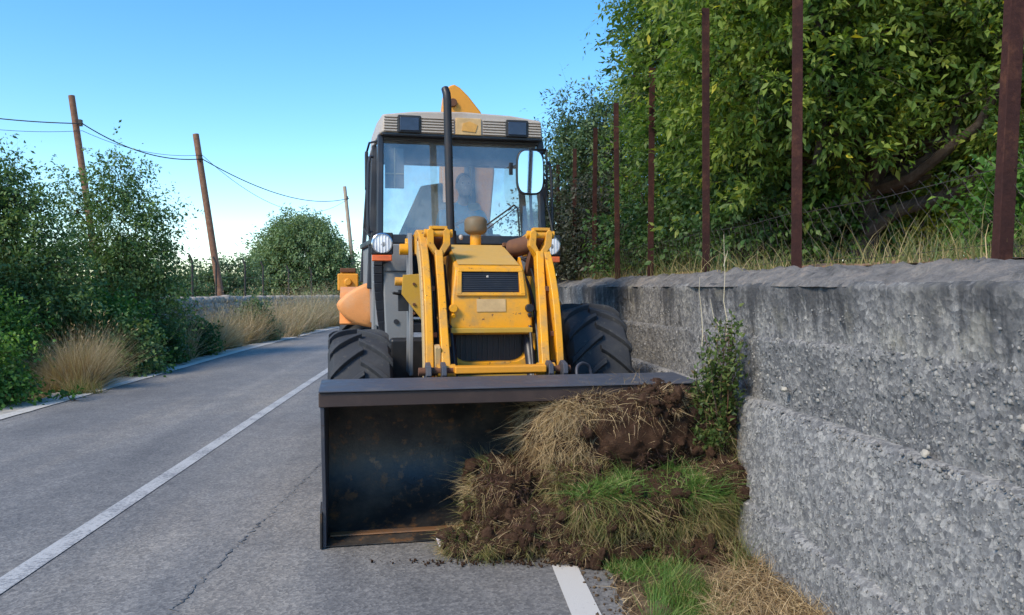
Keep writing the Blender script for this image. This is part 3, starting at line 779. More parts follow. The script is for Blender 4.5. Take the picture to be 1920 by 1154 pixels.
# dry grass at the fence foot
def fence_grass():
    rng = np.random.default_rng(21); n = 11000
    y = 1.6 + rng.random(n) ** 1.3 * 15; x = 2.04 + np.abs(rng.normal(size=n)) * .55
    cl = fbm(np.stack([x, y, y * 0], 1), 2.2, 3); ok = cl + rng.normal(size=n) * .2 > -.05; x, y = x[ok], y[ok]; n = len(x)
    z = 1.61 + .009 * y + np.clip(x - 3, 0, 6) * .06
    P = np.stack([x + np.array([curve(v) for v in y]), y, z], 1); D = rng.normal(size=(n, 3)) * .35 + np.array([0, 0, 1])
    grass_patch('fence_grass', P, D, .08 + .26 * rng.random(n) ** 2, np.full(n, .005), .2 + .4 * rng.random(n), 'mixed_grass', 22, 'dry mixed grass along the foot of the wire fence', 'grass')
fence_grass()

# ------------------------------------------------------------------ left side of the road
def gz(x): d = min(max((-5.75 - x) / 3.2, 0), 1); return -.03 + d * d * (3 - 2 * d) * .42
def at_left(px, py, Z): p = dep(px, py, Z); return Vector((p.x, p.y, gz(p.x) - .03))
def lt(name, px, Z, blobs, label, mat, n_cl, per, size, wid, tr, seed, **k):
    b_ = at_left(px, 552, Z)
    return tree(name, b_, [bl(*q) for q in blobs], label, k.pop('cat', 'tree'), mat, n_cl, per, size, wid, tr, seed, **k)
lt('dark_tree', 215, 18.0, [(235, 430, 18, .95, .9, .9), (222, 345, 18, .42, .45, .55), (255, 505, 17.8, .7, .8, .6), (160, 520, 17.8, 1.0, .9, .8), (292, 545, 17.6, .4, .5, .4), (130, 370, 18, .32, .35, .6), (215, 300, 18, .16, .2, .3), (190, 590, 17.0, 1.2, .8, .6), (265, 600, 17.2, .8, .7, .5)],
   'dark blue-green bushy tree with wispy tops in front of the tallest leaning pole', 'dark_leaf', 1600, 24, .085, .26, .11, 51, shell=.3, spread=.2, limbs=26, sprigs=520)
lt('dark_tree', 20, 14.5, [(20, 440, 14.5, .75, .7, .75), (-60, 380, 14.5, .9, .8, 1.0), (60, 520, 14.2, .75, .7, .6), (0, 350, 14.5, .28, .3, .5), (-20, 560, 14, 1.0, .8, .6), (90, 570, 13.9, .6, .6, .45)],
   'dark green tree at the left edge of the picture', 'dark_leaf', 1350, 24, .08, .28, .10, 52, shell=.3, spread=.18, limbs=20, sprigs=420)
lt('dark_tree', -260, 12.0, [(-250, 430, 12, 1.0, .9, .9), (-330, 480, 12, 1.0, .9, .8), (-200, 540, 11.5, .9, .8, .6), (-290, 360, 12, .5, .5, .5), (-420, 500, 12.5, 1.2, .9, .9)],
   'dark green tree standing just outside the left edge, nearest the camera', 'dark_leaf', 1200, 22, .09, .28, .10, 53, shell=.2, spread=.2, limbs=14, sprigs=150)
LS = [(15, 690, 10.4, .45, .5, .42, 'vine_leaf', 'bright green leafy bush nearest the camera on the left verge'),
      (35, 620, 12.4, .6, .5, .4, 'vine_leaf', 'green bush behind the nearest bush on the left verge'),
      (-10, 600, 12.2, .7, .6, .5, 'vine_leaf', 'tall green bush at the left edge below the dark tree'),
      (275, 650, 14.6, .52, .5, .42, 'dark_leaf', 'dark green shrub just right of the big dry grass tuft'),
      (215, 590, 15.4, .9, .6, .5, 'vine_leaf', 'broad green shrub behind the big dry grass tuft'),
      (330, 645, 16.6, .40, .45, .38, 'hedge_leaf', 'low green shrub at the bend of the verge, right of the dark tree'),
      (385, 628, 19.0, .42, .5, .36, 'hedge_leaf', 'grey-green shrub between the dark tree and the pale grasses'),
      (505, 595, 25.0, .4, .5, .5, 'olive_leaf', 'small dark weed bush among the pale far grasses')]
for k, (px, py, Z, rx, ry, rz, m_, lab) in enumerate(LS):
    c = dep(px, py, Z) + Vector((-.42, 0, 0)); b_ = Vector((c.x, c.y, gz(c.x) - .04)); h = max(.25, c.z - b_.z)
    tree('roadside_shrub', b_, [(tuple(c), (rx, ry, rz)), ((c.x - rx * .4, c.y, b_.z + h * .4), (rx * .8, ry, h * .5)), ((c.x + rx * .4, c.y, b_.z + h * .4), (rx * .8, ry, h * .5))], lab, 'shrub', m_,
         int(700 * max(.6, rx)), 20, .062 if Z < 13 else .075, .36, .04, 60 + k, .25, .13, group='shrubs on the left verge', limbs=10, trunk=False, sprigs=40)
# big dry tuft and further dry grasses
b_ = gnd(165, 728) + Vector((-.22, 0, 0)); b_.z = gz(b_.x)
tuft('dry_grass_tuft', b_, 6500, .62, 1.15, 'dry_grass', 71, 'big golden dry grass tuft on the left verge', 'grass', width=.0065, heads=160)
b_ = gnd(152, 738); b_.z = gz(b_.x)
tuft('dry_grass_tuft', b_, 500, .25, .5, 'mixed_grass', 72, 'small yellow-green grass tuft in front of the big dry tuft', 'grass', width=.009)
TF = [(300, 712, .6, .4), (355, 692, 1.1, .5), (400, 672, 1.3, .6), (440, 658, 1.5, .6), (470, 650, 1.45, .6), (498, 642, 1.5, .65), (522, 636, 1.7, .7), (548, 630, 1.7, .75), (570, 625, 1.65, .8), (592, 620, 1.8, .8), (612, 615, 1.8, .9), (630, 610, 1.9, .9), (425, 652, 1.6, .6), (485, 638, 1.8, .7), (540, 624, 2.1, .9), (585, 614, 2.3, 1.0), (618, 606, 2.4, 1.1)]
ordn = ['nearest', 'second nearest', 'third', 'fourth', 'fifth', 'sixth', 'seventh', 'eighth', 'ninth', 'tenth', 'eleventh', 'twelfth', 'thirteenth', 'fourteenth', 'fifteenth', 'sixteenth', 'farthest']
for i, k in enumerate(sorted(range(len(TF)), key=lambda q: gnd(TF[q][0], TF[q][1]).y)):
    px, py, h, rad = TF[k]; p = gnd(px, py + 2); x = min(p.x, -5.9 + curve(p.y)) - .28; p = Vector((x, p.y, gz(x - curve(p.y))))
    tuft('dry_grass_clump', p, 1100, rad, h, 'dry_grass', 80 + k, 'pale dry roadside grass clump on the left verge, %s along the road' % ordn[i], 'grass', group='dry grass clumps along the left verge', width=.013, heads=120)
def verge_litter():
    rng = np.random.default_rng(31); n = 9000
    y = 8 + rng.random(n) ** 1.5 * 40; x = -5.68 - np.abs(rng.normal(size=n)) * .8
    z = np.array([gz(v) for v in x]); x = x + np.array([curve(v) for v in y])
    D = rng.normal(size=(n, 3)) * .6 + np.array([0, 0, 1])
    grass_patch('verge_grass', np.stack([x, y, z], 1), D, .06 + .25 * rng.random(n) ** 2, np.full(n, .008), .3 + .4 * rng.random(n), 'mixed_grass', 32, 'short dry and green grass covering the left verge', 'grass')
verge_litter()
sp = gnd(130, 752)
tree('leafy_sprig', Vector((sp.x, sp.y, .0)), [((sp.x, sp.y, .05), (.16, .1, .05))], 'small leafy sprig lying on the left edge of the road', 'sprig', 'vine_leaf', 14, 8, .07, .35, .02, 33, .2, .05, limbs=3, trunk=False)

# low dry-stone wall behind the pale grasses, with bent-top fence posts
LWX = -8.6
def low_wall():
    rng = np.random.default_rng(41); V = []; F = []; n0 = 0
    bm = bmesh.new(); bmesh.ops.create_icosphere(bm, subdivisions=2, radius=1)
    bv = np.array([v.co for v in bm.verts]); bf = np.array([[v.index for v in f.verts] for f in bm.faces]); bm.free()
    z0 = gz(LWX) - .08
    for row in range(5):
        y = 20.0 + rng.random() * .2
        while y < 52:
            L = .22 + .25 * rng.random()
            s = np.array([.20, L * .56, .13 + .03 * rng.random()])
            q = np.sign(bv) * np.abs(bv) ** .6
            v = q * s * (1 + fbm(bv + rng.random(3) * 50, 1.4, 2)[:, None] * .25) + np.array([LWX + curve(y) + rng.normal() * .03, y + L / 2, z0 + .12 + row * .215 + rng.normal() * .015])
            V.append(v); F.append(bf + n0); n0 += len(bv); y += L
    o = np_mesh('low_stone_wall', np.concatenate(V), tris=np.concatenate(F), mat='dry_stone', smooth=True)
    tag(o, 'low pale dry-stone wall behind the grasses on the left', 'wall')
low_wall()
ff = empty('bent_post_fence', (LWX, 28, 1.3), label='old fence of thin bent-top posts on the low stone wall at left', cat='fence')
fpx = [(345, 480, 558), (385, 484, 557), (432, 488, 556), (460, 492, 555), (498, 500, 552), (530, 503, 551)]
tops = []
for k, (px, pt, pb) in enumerate(fpx):
    p = onX(px + 6, pb, LWX); s = curve(p.y); y = p.y; h = (pb - pt) * y / FPX
    mb = MB(); mb.tube([(0, 0, -.25), (0, 0, h * .84), (-.10, 0, h)], .042, 6)
    o = mb.build('post', 'steel_wire', ff); o.location = (s, y - 28, p.z - 1.3); tops.append(o.location + Vector((0, 0, h * .8)))
for dz in (0, -.45, -.85):
    mb = MB(); mb.tube([t + Vector((0, 0, dz)) for t in tops], .006, 4); mb.build('wire', 'steel_wire', ff)
# bushes and the round tree beyond
lt('grey_bush', 400, 40, [(385, 530, 40, 1.3, 1.2, .9), (440, 525, 41, 1.3, 1.2, 1.0), (350, 545, 40, .9, 1, .7), (420, 560, 40, 1.6, 1.2, .8)], 'hazy grey-green bush behind the bent-top fence posts', 'olive_leaf', 700, 22, .17, .24, .1, 91, cat='bush', shell=.3, spread=.3, trunk=False, limbs=10, sprigs=50)
lt('round_tree', 565, 52, [(565, 480, 52, 2.6, 2.5, 2.0), (510, 510, 52, 1.4, 1.6, 1.4), (620, 505, 52, 1.5, 1.6, 1.5), (565, 440, 52, 1.6, 1.6, 1.1), (565, 535, 52, 2.6, 2.2, 1.0)], 'rounded olive-green tree on the skyline beside the loader', 'pine_leaf', 2600, 24, .22, .20, .2, 92, shell=.55, spread=.34, limbs=12, sprigs=90)
lt('skyline_bush', 480, 70, [(470, 545, 70, 3, 3, 1.2), (520, 548, 72, 3, 3, 1.0), (600, 545, 75, 4, 3, 1.5), (650, 540, 75, 4, 3, 1.6)], 'low distant hedge under the rounded tree', 'olive_leaf', 400, 16, .4, .3, .1, 93, cat='hedge', shell=.3, spread=.45, trunk=False, limbs=6)
lt('far_hedge', 700, 85, [(700, 545, 85, 5, 3, 2.0), (800, 542, 90, 6, 3, 2.2), (330, 548, 70, 5, 3, 1.2), (250, 545, 60, 5, 3, 1.5)], 'far dark hedge at the end of the road behind the loader', 'olive_leaf', 500, 16, .5, .3, .1, 94, cat='hedge', shell=.3, spread=.5, trunk=False, limbs=6)
# ---- utility poles and cables
def pole(top, bot, Z, rad, mat, label, att):
    a = dep(*bot, Z); b2 = dep(*top, Z); d = (b2 - a).normalized(); a = a - d * ((a.z - gz(a.x) + .4) / d.z)
    o = empty('utility_pole', a, label=label, cat='utility pole', group='utility poles on the left')
    mb = MB(); mb.tube([Vector((0, 0, 0)), (b2 - a) * .5, b2 - a], [rad * 1.25, rad * 1.1, rad], 12); mb.build('shaft', mat, o, smooth=40)
    q = dep(*att, Z) - a
    mb = MB(); mb.box(q + Vector((.06, -rad, 0)), (.10, .14, .22)); mb.tube([q + Vector((.08, -.1, -.02)), q + Vector((.16, -.16, -.04))], .03, 8); mb.build('cable_bracket', 'steel_wire', o)
    return a + q + Vector((.14, -.15, -.03))
A1 = pole((134, 180), (165, 390), 27, .105, 'pole_wood', 'tall leaning brown wooden utility pole behind the dark tree', (150, 232))
A2 = pole((367, 252), (405, 500), 30, .115, 'pole_wood', 'leaning brown wooden utility pole standing clear in the sky', (374, 298))
A3 = pole((646, 350), (662, 500), 52, .12, 'pale_pole_wood', 'thin pale utility pole beside the loader cab', (650, 372))
def cable(a, b2, sag, rad, label):
    mb = MB(); a = Vector(a); b2 = Vector(b2)
    mb.tube([a.lerp(b2, i / 24) - Vector((0, 0, sag * 4 * (i / 24) * (1 - i / 24))) for i in range(25)], rad, 5)
    o = mb.build('overhead_cable', 'cable_black', None); tag(o, label, 'cable', 'overhead cables')
A0 = dep(-400, 140, 24)
cable(A0, A1, .35, .020, 'thick black cable running off the picture from the tallest pole')
cable(A1, A2, .40, .020, 'thick black cable between the two brown poles')
cable(A2, A3, .75, .020, 'thick black cable from the clear brown pole to the pale pole')
cable(A0 + Vector((0, 0, -.1)), A1 + Vector((0, 0, -.25)), .55, .009, 'thin slack cable running off the picture from the tallest pole')
cable(A1 + Vector((0, 0, -.25)), A2 + Vector((0, 0, .15)), .30, .009, 'thin slack cable between the two brown poles')
cable(A2 + Vector((0, 0, .15)), A3 + Vector((0, 0, .0)), 1.5, .010, 'thin slack cable from the clear brown pole to the pale pole')

# ------------------------------------------------------------------ the backhoe loader (local: -y is its front, towards the camera)
MROT = R(6.4)
MO = Vector((0.2533, 6.3034, 0))
M_ = empty('backhoe_loader', MO, MROT, label='yellow backhoe loader pushing its front bucket along the roadside', cat='loader')
def mloc(v):                                       # local -> world
    return MO + Matrix.Rotation(MROT, 3, 'Z') @ Vector(v)
def rib(path, wid):                                # outline of a plate that follows a path in the side view
    L, Rr = [], []
    for i, p in enumerate(path):
        a = Vector(path[max(i-1, 0)]); b2 = Vector(path[min(i+1, len(path)-1)]); t = (b2 - a).normalized(); n = Vector((-t.y, t.x))
        w = wid[i] / 2; q = Vector(p); L.append(tuple(q + n * w)); Rr.append(tuple(q - n * w))
    return L + Rr[::-1]
def smoothpath(pts, n=5):
    out = []
    for i in range(len(pts) - 1):
        p0, p1, p2, p3 = [Vector(pts[min(max(j, 0), len(pts)-1)]) for j in (i-1, i, i+1, i+2)]
        for k in range(n):
            t = k / n; out.append(tuple(.5 * ((2*p1) + (p2-p0)*t + (2*p0-5*p1+4*p2-p3)*t*t + (3*p1-p0-3*p2+p3)*t**3)))
    return out + [tuple(pts[-1])]

# --- bucket
def bucket():
    HW = 1.10
    inner = smoothpath([(-1.50, .020), (-1.32, .06), (-1.17, .16), (-1.07, .34), (-1.05, .56), (-1.12, .76), (-1.26, .90), (-1.42, .935)], 5) + [(-1.80, .94)]
    outer = [(y + .018 * (1 if y > -1.3 else .3), z + (-.018 if z < .3 else .016 if z > .85 else 0)) for y, z in inner]
    outer = [(y, max(z, .003)) for y, z in outer]
    mb = MB(); mb.px(inner + outer[::-1], -HW, HW)
    b = mb.build('bucket', 'bucket_steel', M_, smooth=50); b.location.x = -.022
    mb = MB(); mb.px([(-1.57, .004), (-1.575, .012), (-1.46, .034), (-1.40, .045), (-1.40, .030)], -HW - .012, HW + .012); mb.build('cutting_edge', 'bucket_steel', b, bevel=.003)
    mb = MB(); mb.px([(-1.475, .0375), (-1.44, .0395), (-1.425, .050), (-1.47, .044)], -HW + .02, HW - .02); mb.build('weld_seam', 'worn_edge_rust', b)
    side = [(-1.575, .004), (-1.585, .10), (-1.60, .30), (-1.84, .87), (-1.84, .955)] + outer[::-1][1:]
    for s in (-1, 1):
        mb = MB(); mb.px(side, s * HW, s * (HW + .022)); mb.build('side_plate', 'bucket_top_paint', b, bevel=.004)
        mb = MB(); mb.px([(-1.60, .006), (-1.61, .22), (-1.50, .26), (-1.45, .10), (-1.45, .006)], s * (HW + .0225), s * (HW + .036)); mb.build('side_cutter', 'bucket_steel', b, bevel=.003)
    mb = MB(); mb.box((0, -1.825, .913), (2 * HW + .06, .045, .082)); mb.build('top_lip', 'bucket_lip_brown', b, bevel=.006)
    mb = MB(); mb.px([(-1.86, .956), (-1.86, .964), (-1.45, .985), (-1.22, .955), (-1.22, .945), (-1.45, .956)], -HW - .03, HW + .03); mb.build('top_plate', 'bucket_top_paint', b, bevel=.003)
    for x in (-.80, -.40, .40, .80):
        mb = MB(); mb.px([(-1.20, .935), (-1.04, .80), (-.97, .45), (-1.00, .25), (-1.055, .30), (-1.025, .56), (-1.09, .77)], x - .012, x + .012); mb.build('stiffener', 'bucket_steel', b, bevel=.003)
    for x in (-.46, -.36, .36, .46):
        mb = MB(); mb.px([(-1.22, .97), (-1.21, 1.03), (-1.12, 1.05), (-.98, .95), (-.86, .5), (-.90, .38), (-1.035, .36), (-1.02, .56), (-1.08, .78)], x - .016, x + .016); mb.build('hinge_bracket', 'bucket_top_paint', b, bevel=.004)
    mb = MB(); mb.tube([(-.52, -1.1, .985), (.52, -1.1, .985)], .028, 12); mb.tube([(-.5, -.93, .5), (.5, -.93, .5)], .03, 12); mb.build('hinge_pin', 'rusty_steel', b)
    # rusty spill plate on the back edge and the two bent grab loops
    mb = MB(); mb.box((.02, -1.16, 1.0), (.62, .10, .05)); mb.build('spill_plate', 'orange_paint', b, bevel=.01)
    for x in (.57,):
        mb = MB(); mb.tube(smoothpath([(x - .03, -1.20, .95), (x - .02, -1.17, 1.00), (x + .03, -1.12, 1.025), (x + .09, -1.08, 1.0), (x + .11, -1.08, .93)], 4), .011, 8); mb.build('hose_loop', 'bucket_top_paint', b)
    return b
bucket()

# --- loader arms, tipping links, rams
for s in (-1, 1):
    pa = smoothpath([(.16, 1.90), (-.20, 1.90), (-.52, 1.76), (-.76, 1.46), (-.88, 1.12), (-.93, .82), (-.93, .48)], 4)
    wd = [.17 + .06 * math.sin(math.pi * i / (len(pa) - 1)) for i in range(len(pa))]
    mb = MB(); mb.px(rib(pa, wd), s * .430, s * .482); a = mb.build('loader_arm', 'yellow_paint', M_, bevel=.008)
    mb = MB(); mb.px(rib(pa[6:], [w * .55 for w in wd[6:]]), s * .4825, s * .494); mb.build('arm_doubler', 'faded_arm_paint' if s < 0 else 'yellow_paint', a, bevel=.003)
    mb = MB(); mb.tube([(s * .395, .12, 1.90), (s * .55, .12, 1.90)], .055, 18); mb.build('pivot_boss', 'yellow_paint', a, bevel=.005)
    mb = MB(); mb.tube([(s * .40, -.93, .50), (s * .52, -.93, .50)], .05, 18); mb.build('pivot_boss', 'yellow_paint', a, bevel=.005)
    if s < 0:
        mb = MB(); mb.box((-.405, -.975, 1.02), (.038, .10, .26), Matrix.Rotation(R(12), 3, 'X')); mb.build('patch_plate', 'faded_arm_paint', a, bevel=.004)
    # tipping link with a forked head
    x0, x1 = s * .340, s * .398
    t0, t1 = Vector((-.60, 1.78)), Vector((-1.07, .97))
    def lean(m_):
        m_.v = [((x + (z - 1.45) * .085 - .0) if s > 0 else x + .015, y, z) for x, y, z in m_.v]; return m_
    mb = MB(); mb.px(rib([(-.585, 1.80), (-.66, 1.66), (-.82, 1.40), (-1.07, .97)], [.10, .085, .08, .09]), x0, x1)
    l = lean(mb).build('tipping_link', 'yellow_paint', M_, bevel=.008)
    xc = s * .37
    mb = MB()
    for q in (-1, 1):
        tine = [(-.028, 1.76), (.0, 1.74), (.085, 1.86), (.085, 1.96), (.058, 1.985), (.035, 1.96), (.035, 1.87)]
        mb.py([(xc + q * x, z) for x, z in tine], -.625, -.535)
    lean(mb).build('fork_head', 'yellow_paint', l, bevel=.006)
    mb = MB(); mb.tube([(xc - .105, -.58, 1.945), (xc + .105, -.58, 1.945)], .030, 14); mb.box((xc, -.58, 1.985), (.13, .07, .022)); lean(mb).build('fork_pin', 'yellow_paint', l, bevel=.003)
    mb = MB(); mb.tube([(xc - .06, -1.07, .975), (xc + .06, -1.07, .975)], .055, 16); lean(mb).build('link_boss', 'yellow_paint', l)
    # bell crank and rusty cross tube to the tower
    mb = MB(); mb.px(rib([(-.58, 1.945), (-.40, 1.86), (-.30, 1.66)], [.08, .12, .10]), xc - .03, xc + .03); lean(mb).build('bell_crank', 'rusty_steel', M_, bevel=.006)
    mb = MB(); mb.tube([(s * .27, -.20, 1.86), (s * .44, -.40, 1.90)], .072, 16); mb.build('cross_tube', 'rusty_steel', M_, bevel=.004)
    # rams
    mb = MB(); mb.tube([(s * .285, -.36, 1.62), (s * .285, -.70, 1.26)], .020, 12); r_ = mb.build('ram_rod', 'chrome', M_)
    mb = MB(); mb.tube([(s * .285, -.64, 1.33), (s * .285, -.90, .88)], .040, 14); mb.build('ram_cylinder', 'dark_frame', r_, bevel=.004)
    for dx in (-.03, .02):
        mb = MB(); mb.tube(smoothpath([(s * .30 + dx, -.30, 1.72), (s * .315 + dx, -.60, 1.52), (s * .31 + dx, -.82, 1.25), (s * .30 + dx, -.98, .92)], 4), .012, 8); mb.build('hydraulic_hose', 'black_plastic', r_)
    mb = MB(); mb.px(rib([(-.25, 1.76), (-.38, 1.64), (-.44, 1.50)], [.09, .10, .06]), s * .305, s * .325); mb.build('ram_guard', 'yellow_paint', r_, bevel=.004)
    # loader tower: outer cheek plate, forward gusset, pins
    mb = MB(); mb.px([(.30, 1.0), (.28, 1.96), (.18, 2.0), (.02, 1.99), (-.06, 1.70), (-.10, 1.2), (-.05, .85), (.30, .85)], s * .50, s * .53); tw = mb.build('tower_plate', 'cab_grey' if s < 0 else 'dull_yellow_paint', M_, bevel=.005)
    mb = MB(); mb.py([(s * .44, 1.66), (s * .585, 1.65), (s * .595, 1.50), (s * .44, 1.30)], -.155, -.13); mb.build('gusset', 'dull_yellow_paint', tw, bevel=.003)
    mb = MB(); mb.tube([(s * .58, -.10, 1.60), (s * .645, -.10, 1.60)], .034, 14); mb.build('tower_pin', 'yellow_paint', tw, bevel=.004)
    mb = MB(); mb.tube([(s * .53, .05, 1.86), (s * .60, .05, 1.86)], .045, 14); mb.build('tower_pin', 'yellow_paint', tw, bevel=.004)
    mb = MB(); mb.box((s * .575, .0, 1.45), (.08, .05, .17)); mb.tube([(s * .60, -.03, 1.50), (s * .66, -.05, 1.51)], .012, 8); mb.build('valve_block', 'black_plastic', tw, bevel=.006)

# hoses clipped along the arms, bolts and grease nipples
for s in (-1, 1):
    for dx, y0 in ((.0, 0), (.022, .03)):
        mb = MB(); mb.tube(smoothpath([(s * (.415 - dx), .05, 1.80), (s * (.412 - dx), -.35, 1.74 - y0), (s * (.41 - dx), -.66, 1.44 - y0), (s * (.41 - dx), -.84, 1.08), (s * (.40 - dx), -.92, .90)], 5), .0105, 8); mb.build('arm_hose', 'black_plastic', M_)
    for y, z in ((-.72, 1.52), (-.86, 1.20), (-.91, 1.0)):
        mb = MB(); mb.box((s * .43, y - .055, z + .02), (.06, .02, .035)); mb.build('hose_clip', 'rusty_steel', M_, bevel=.003)
    for z in (1.35, 1.42, 1.58):
        mb = MB(); mb.tube([(s * .50, -.155, z), (s * .50, -.168, z)], .012, 6); mb.build('gusset_bolt', 'rusty_steel', M_)
# --- bonnet
hp = [(.30, 1.90), (-.10, 1.885), (-.70, 1.705), (-.745, 1.68), (-.79, 1.50), (-.815, 1.31), (-.815, 1.25), (.30, 1.25)]
def bonnet():
    mb = MB(); n = len(hp)
    def hw(y, z): return .225 + .075 * min(1, max(0, (1.86 - z) / .5)) if y < .2 else .27
    L = [(-hw(y, z), y, z) for y, z in hp]; Rr = [(hw(y, z), y, z) for y, z in hp]
    mb.add(L + Rr, [list(range(n)), list(range(n, 2 * n))[::-1]] + [(i, (i + 1) % n, (i + 1) % n + n, i + n) for i in range(n)])
    h = mb.build('bonnet', 'yellow_paint', M_, bevel=.018, seg=3)
    # dusty top panel
    mb = MB(); T = [(-.10, 1.886), (-.69, 1.709)]
    mb.add([(-.215, -.10, 1.890), (.215, -.10, 1.890), (.225, -.69, 1.7135), (-.225, -.69, 1.7135), (-.215, -.10, 1.894), (.215, -.10, 1.894), (.225, -.69, 1.7175), (-.225, -.69, 1.7175)], [(0,1,2,3),(4,7,6,5),(0,4,5,1),(1,5,6,2),(2,6,7,3),(3,7,4,0)])
    mb.build('bonnet_top', 'dusty_hood_paint', h)
    return h
hood = bonnet()
def on_front(x, z, lift=0.0):                       # point on the sloping nose panel
    f = (1.68 - z) / .18
    y = -.745 - .045 * f if z > 1.50 else -.79 - .025 * (1.50 - z) / .19
    return (x, y - lift, z)
def nose_quad(x0, x1, z0, z1, d0, d1, x0b=None, x1b=None):
    mb = MB(); a = x0 if x0b is None else x0b; c = x1 if x1b is None else x1b
    q = [on_front(x0, z1, d0), on_front(x1, z1, d0), on_front(c, z0, d0), on_front(a, z0, d0)]; q2 = [on_front(x0, z1, d1), on_front(x1, z1, d1), on_front(c, z0, d1), on_front(a, z0, d1)]
    mb.add(q + q2, [(0,1,2,3),(4,7,6,5),(0,4,5,1),(1,5,6,2),(2,6,7,3),(3,7,4,0)]); return mb
g = nose_quad(-.205, .205, 1.515, 1.665, -.004, .004).build('nose_grille', 'black_plastic', hood)
for k in range(11):
    z = 1.522 + k * .0135; mb = MB(); mb.tube([on_front(-.20, z, .006), on_front(.20, z, .006)], .0035, 5); mb.build('grille_bar', 'dark_frame', g)
mb = MB(); mb.ell(on_front(-.02, 1.625, .008), (.010, .006, .010)); mb.build('grille_badge', 'roof_white', g)
for nm, a in (('top', nose_quad(-.235, .235, 1.660, 1.69, .0, .022)), ('bottom', nose_quad(-.25, .25, 1.488, 1.512, .0, .018)), ('left', nose_quad(-.238, -.205, 1.50, 1.675, .0, .020, -.25, -.213)), ('right', nose_quad(.205, .238, 1.50, 1.675, .0, .020, .213, .25))):
    a.build('grille_frame', 'yellow_paint', hood, bevel=.005)
nose_quad(-.105, .105, 1.375, 1.465, .002, .006).build('name_plate', 'badge_tan', hood, bevel=.001)
mb = MB(); mb.px([(-.80, 1.262), (-.845, 1.262), (-.845, 1.225), (-.80, 1.21)], -.295, .295); mb.build('nose_lip', 'dull_yellow_paint', hood, bevel=.006)
for s in (-1, 1):
    mb = MB(); mb.tube([(s * .275, -.80, 1.40), (s * .275, -.845, 1.40)], .030, 14); mb.tube([(s * .275, -.82, 1.355), (s * .275, -.845, 1.345)], .016, 10); mb.build('bonnet_latch', 'black_plastic' if s > 0 else 'yellow_paint', hood, bevel=.004)
mb = MB(); mb.box((.23, -.16, 1.895), (.05, .06, .03)); mb.build('bonnet_hinge', 'rusty_steel', hood, bevel=.004)
# radiator opening with rounded guard
rad = MB(); rad.box((0, -.66, 1.10), (.60, .03, .32)); rad_o = rad.build('radiator', 'black_plastic', M_)
for k in range(15):
    x = -.28 + .04 * k; mb = MB(); mb.box((x, -.68, 1.10), (.006, .012, .28)); mb.build('radiator_fin', 'dark_frame', rad_o)
def rr(w, zt, zb, r, n=6):
    pts = [(-w, zt)]
    for k in range(n + 1): a = math.pi + math.pi / 2 * k / n; pts.append((-w + r + r * math.cos(a), zb + r + r * math.sin(a)))
    for k in range(n + 1): a = 1.5 * math.pi + math.pi / 2 * k / n; pts.append((w - r + r * math.cos(a), zb + r + r * math.sin(a)))
    return pts + [(w, zt)]
o_, i_ = rr(.325, 1.22, .955, .16), rr(.285, 1.22, 1.015, .13)
mb = MB()
for k in range(len(o_) - 1):
    mb.py([o_[k], o_[k+1], i_[k+1], i_[k]], -.80, -.64)
mb.build('radiator_guard', 'yellow_paint', M_, bevel=.004, smooth=50)
mb = MB(); mb.py([(-.33, .955), (-.22, .86), (.22, .86), (.33, .955), (.33, .985), (.25, .935), (-.25, .935), (-.33, .985)], -.84, -.60); mb.build('nose_crossmember', 'dull_yellow_paint', M_, bevel=.006)
mb = MB(); mb.box((0, -.1, .80), (.56, 1.3, .32)); mb.box((0, 1.4, .75), (.62, 2.6, .42)); mb.build('chassis', 'dark_frame', M_, bevel=.02)
mb = MB(); mb.box((0, -.05, 1.08), (.50, 1.1, .32)); mb.build('engine', 'black_plastic', M_, bevel=.03)

for s in (-1, 1):
    mb = MB(); mb.box((s * .46, .55, .84), (.40, .22, .56)); mb.build('side_tank', 'black_plastic', M_, bevel=.03)
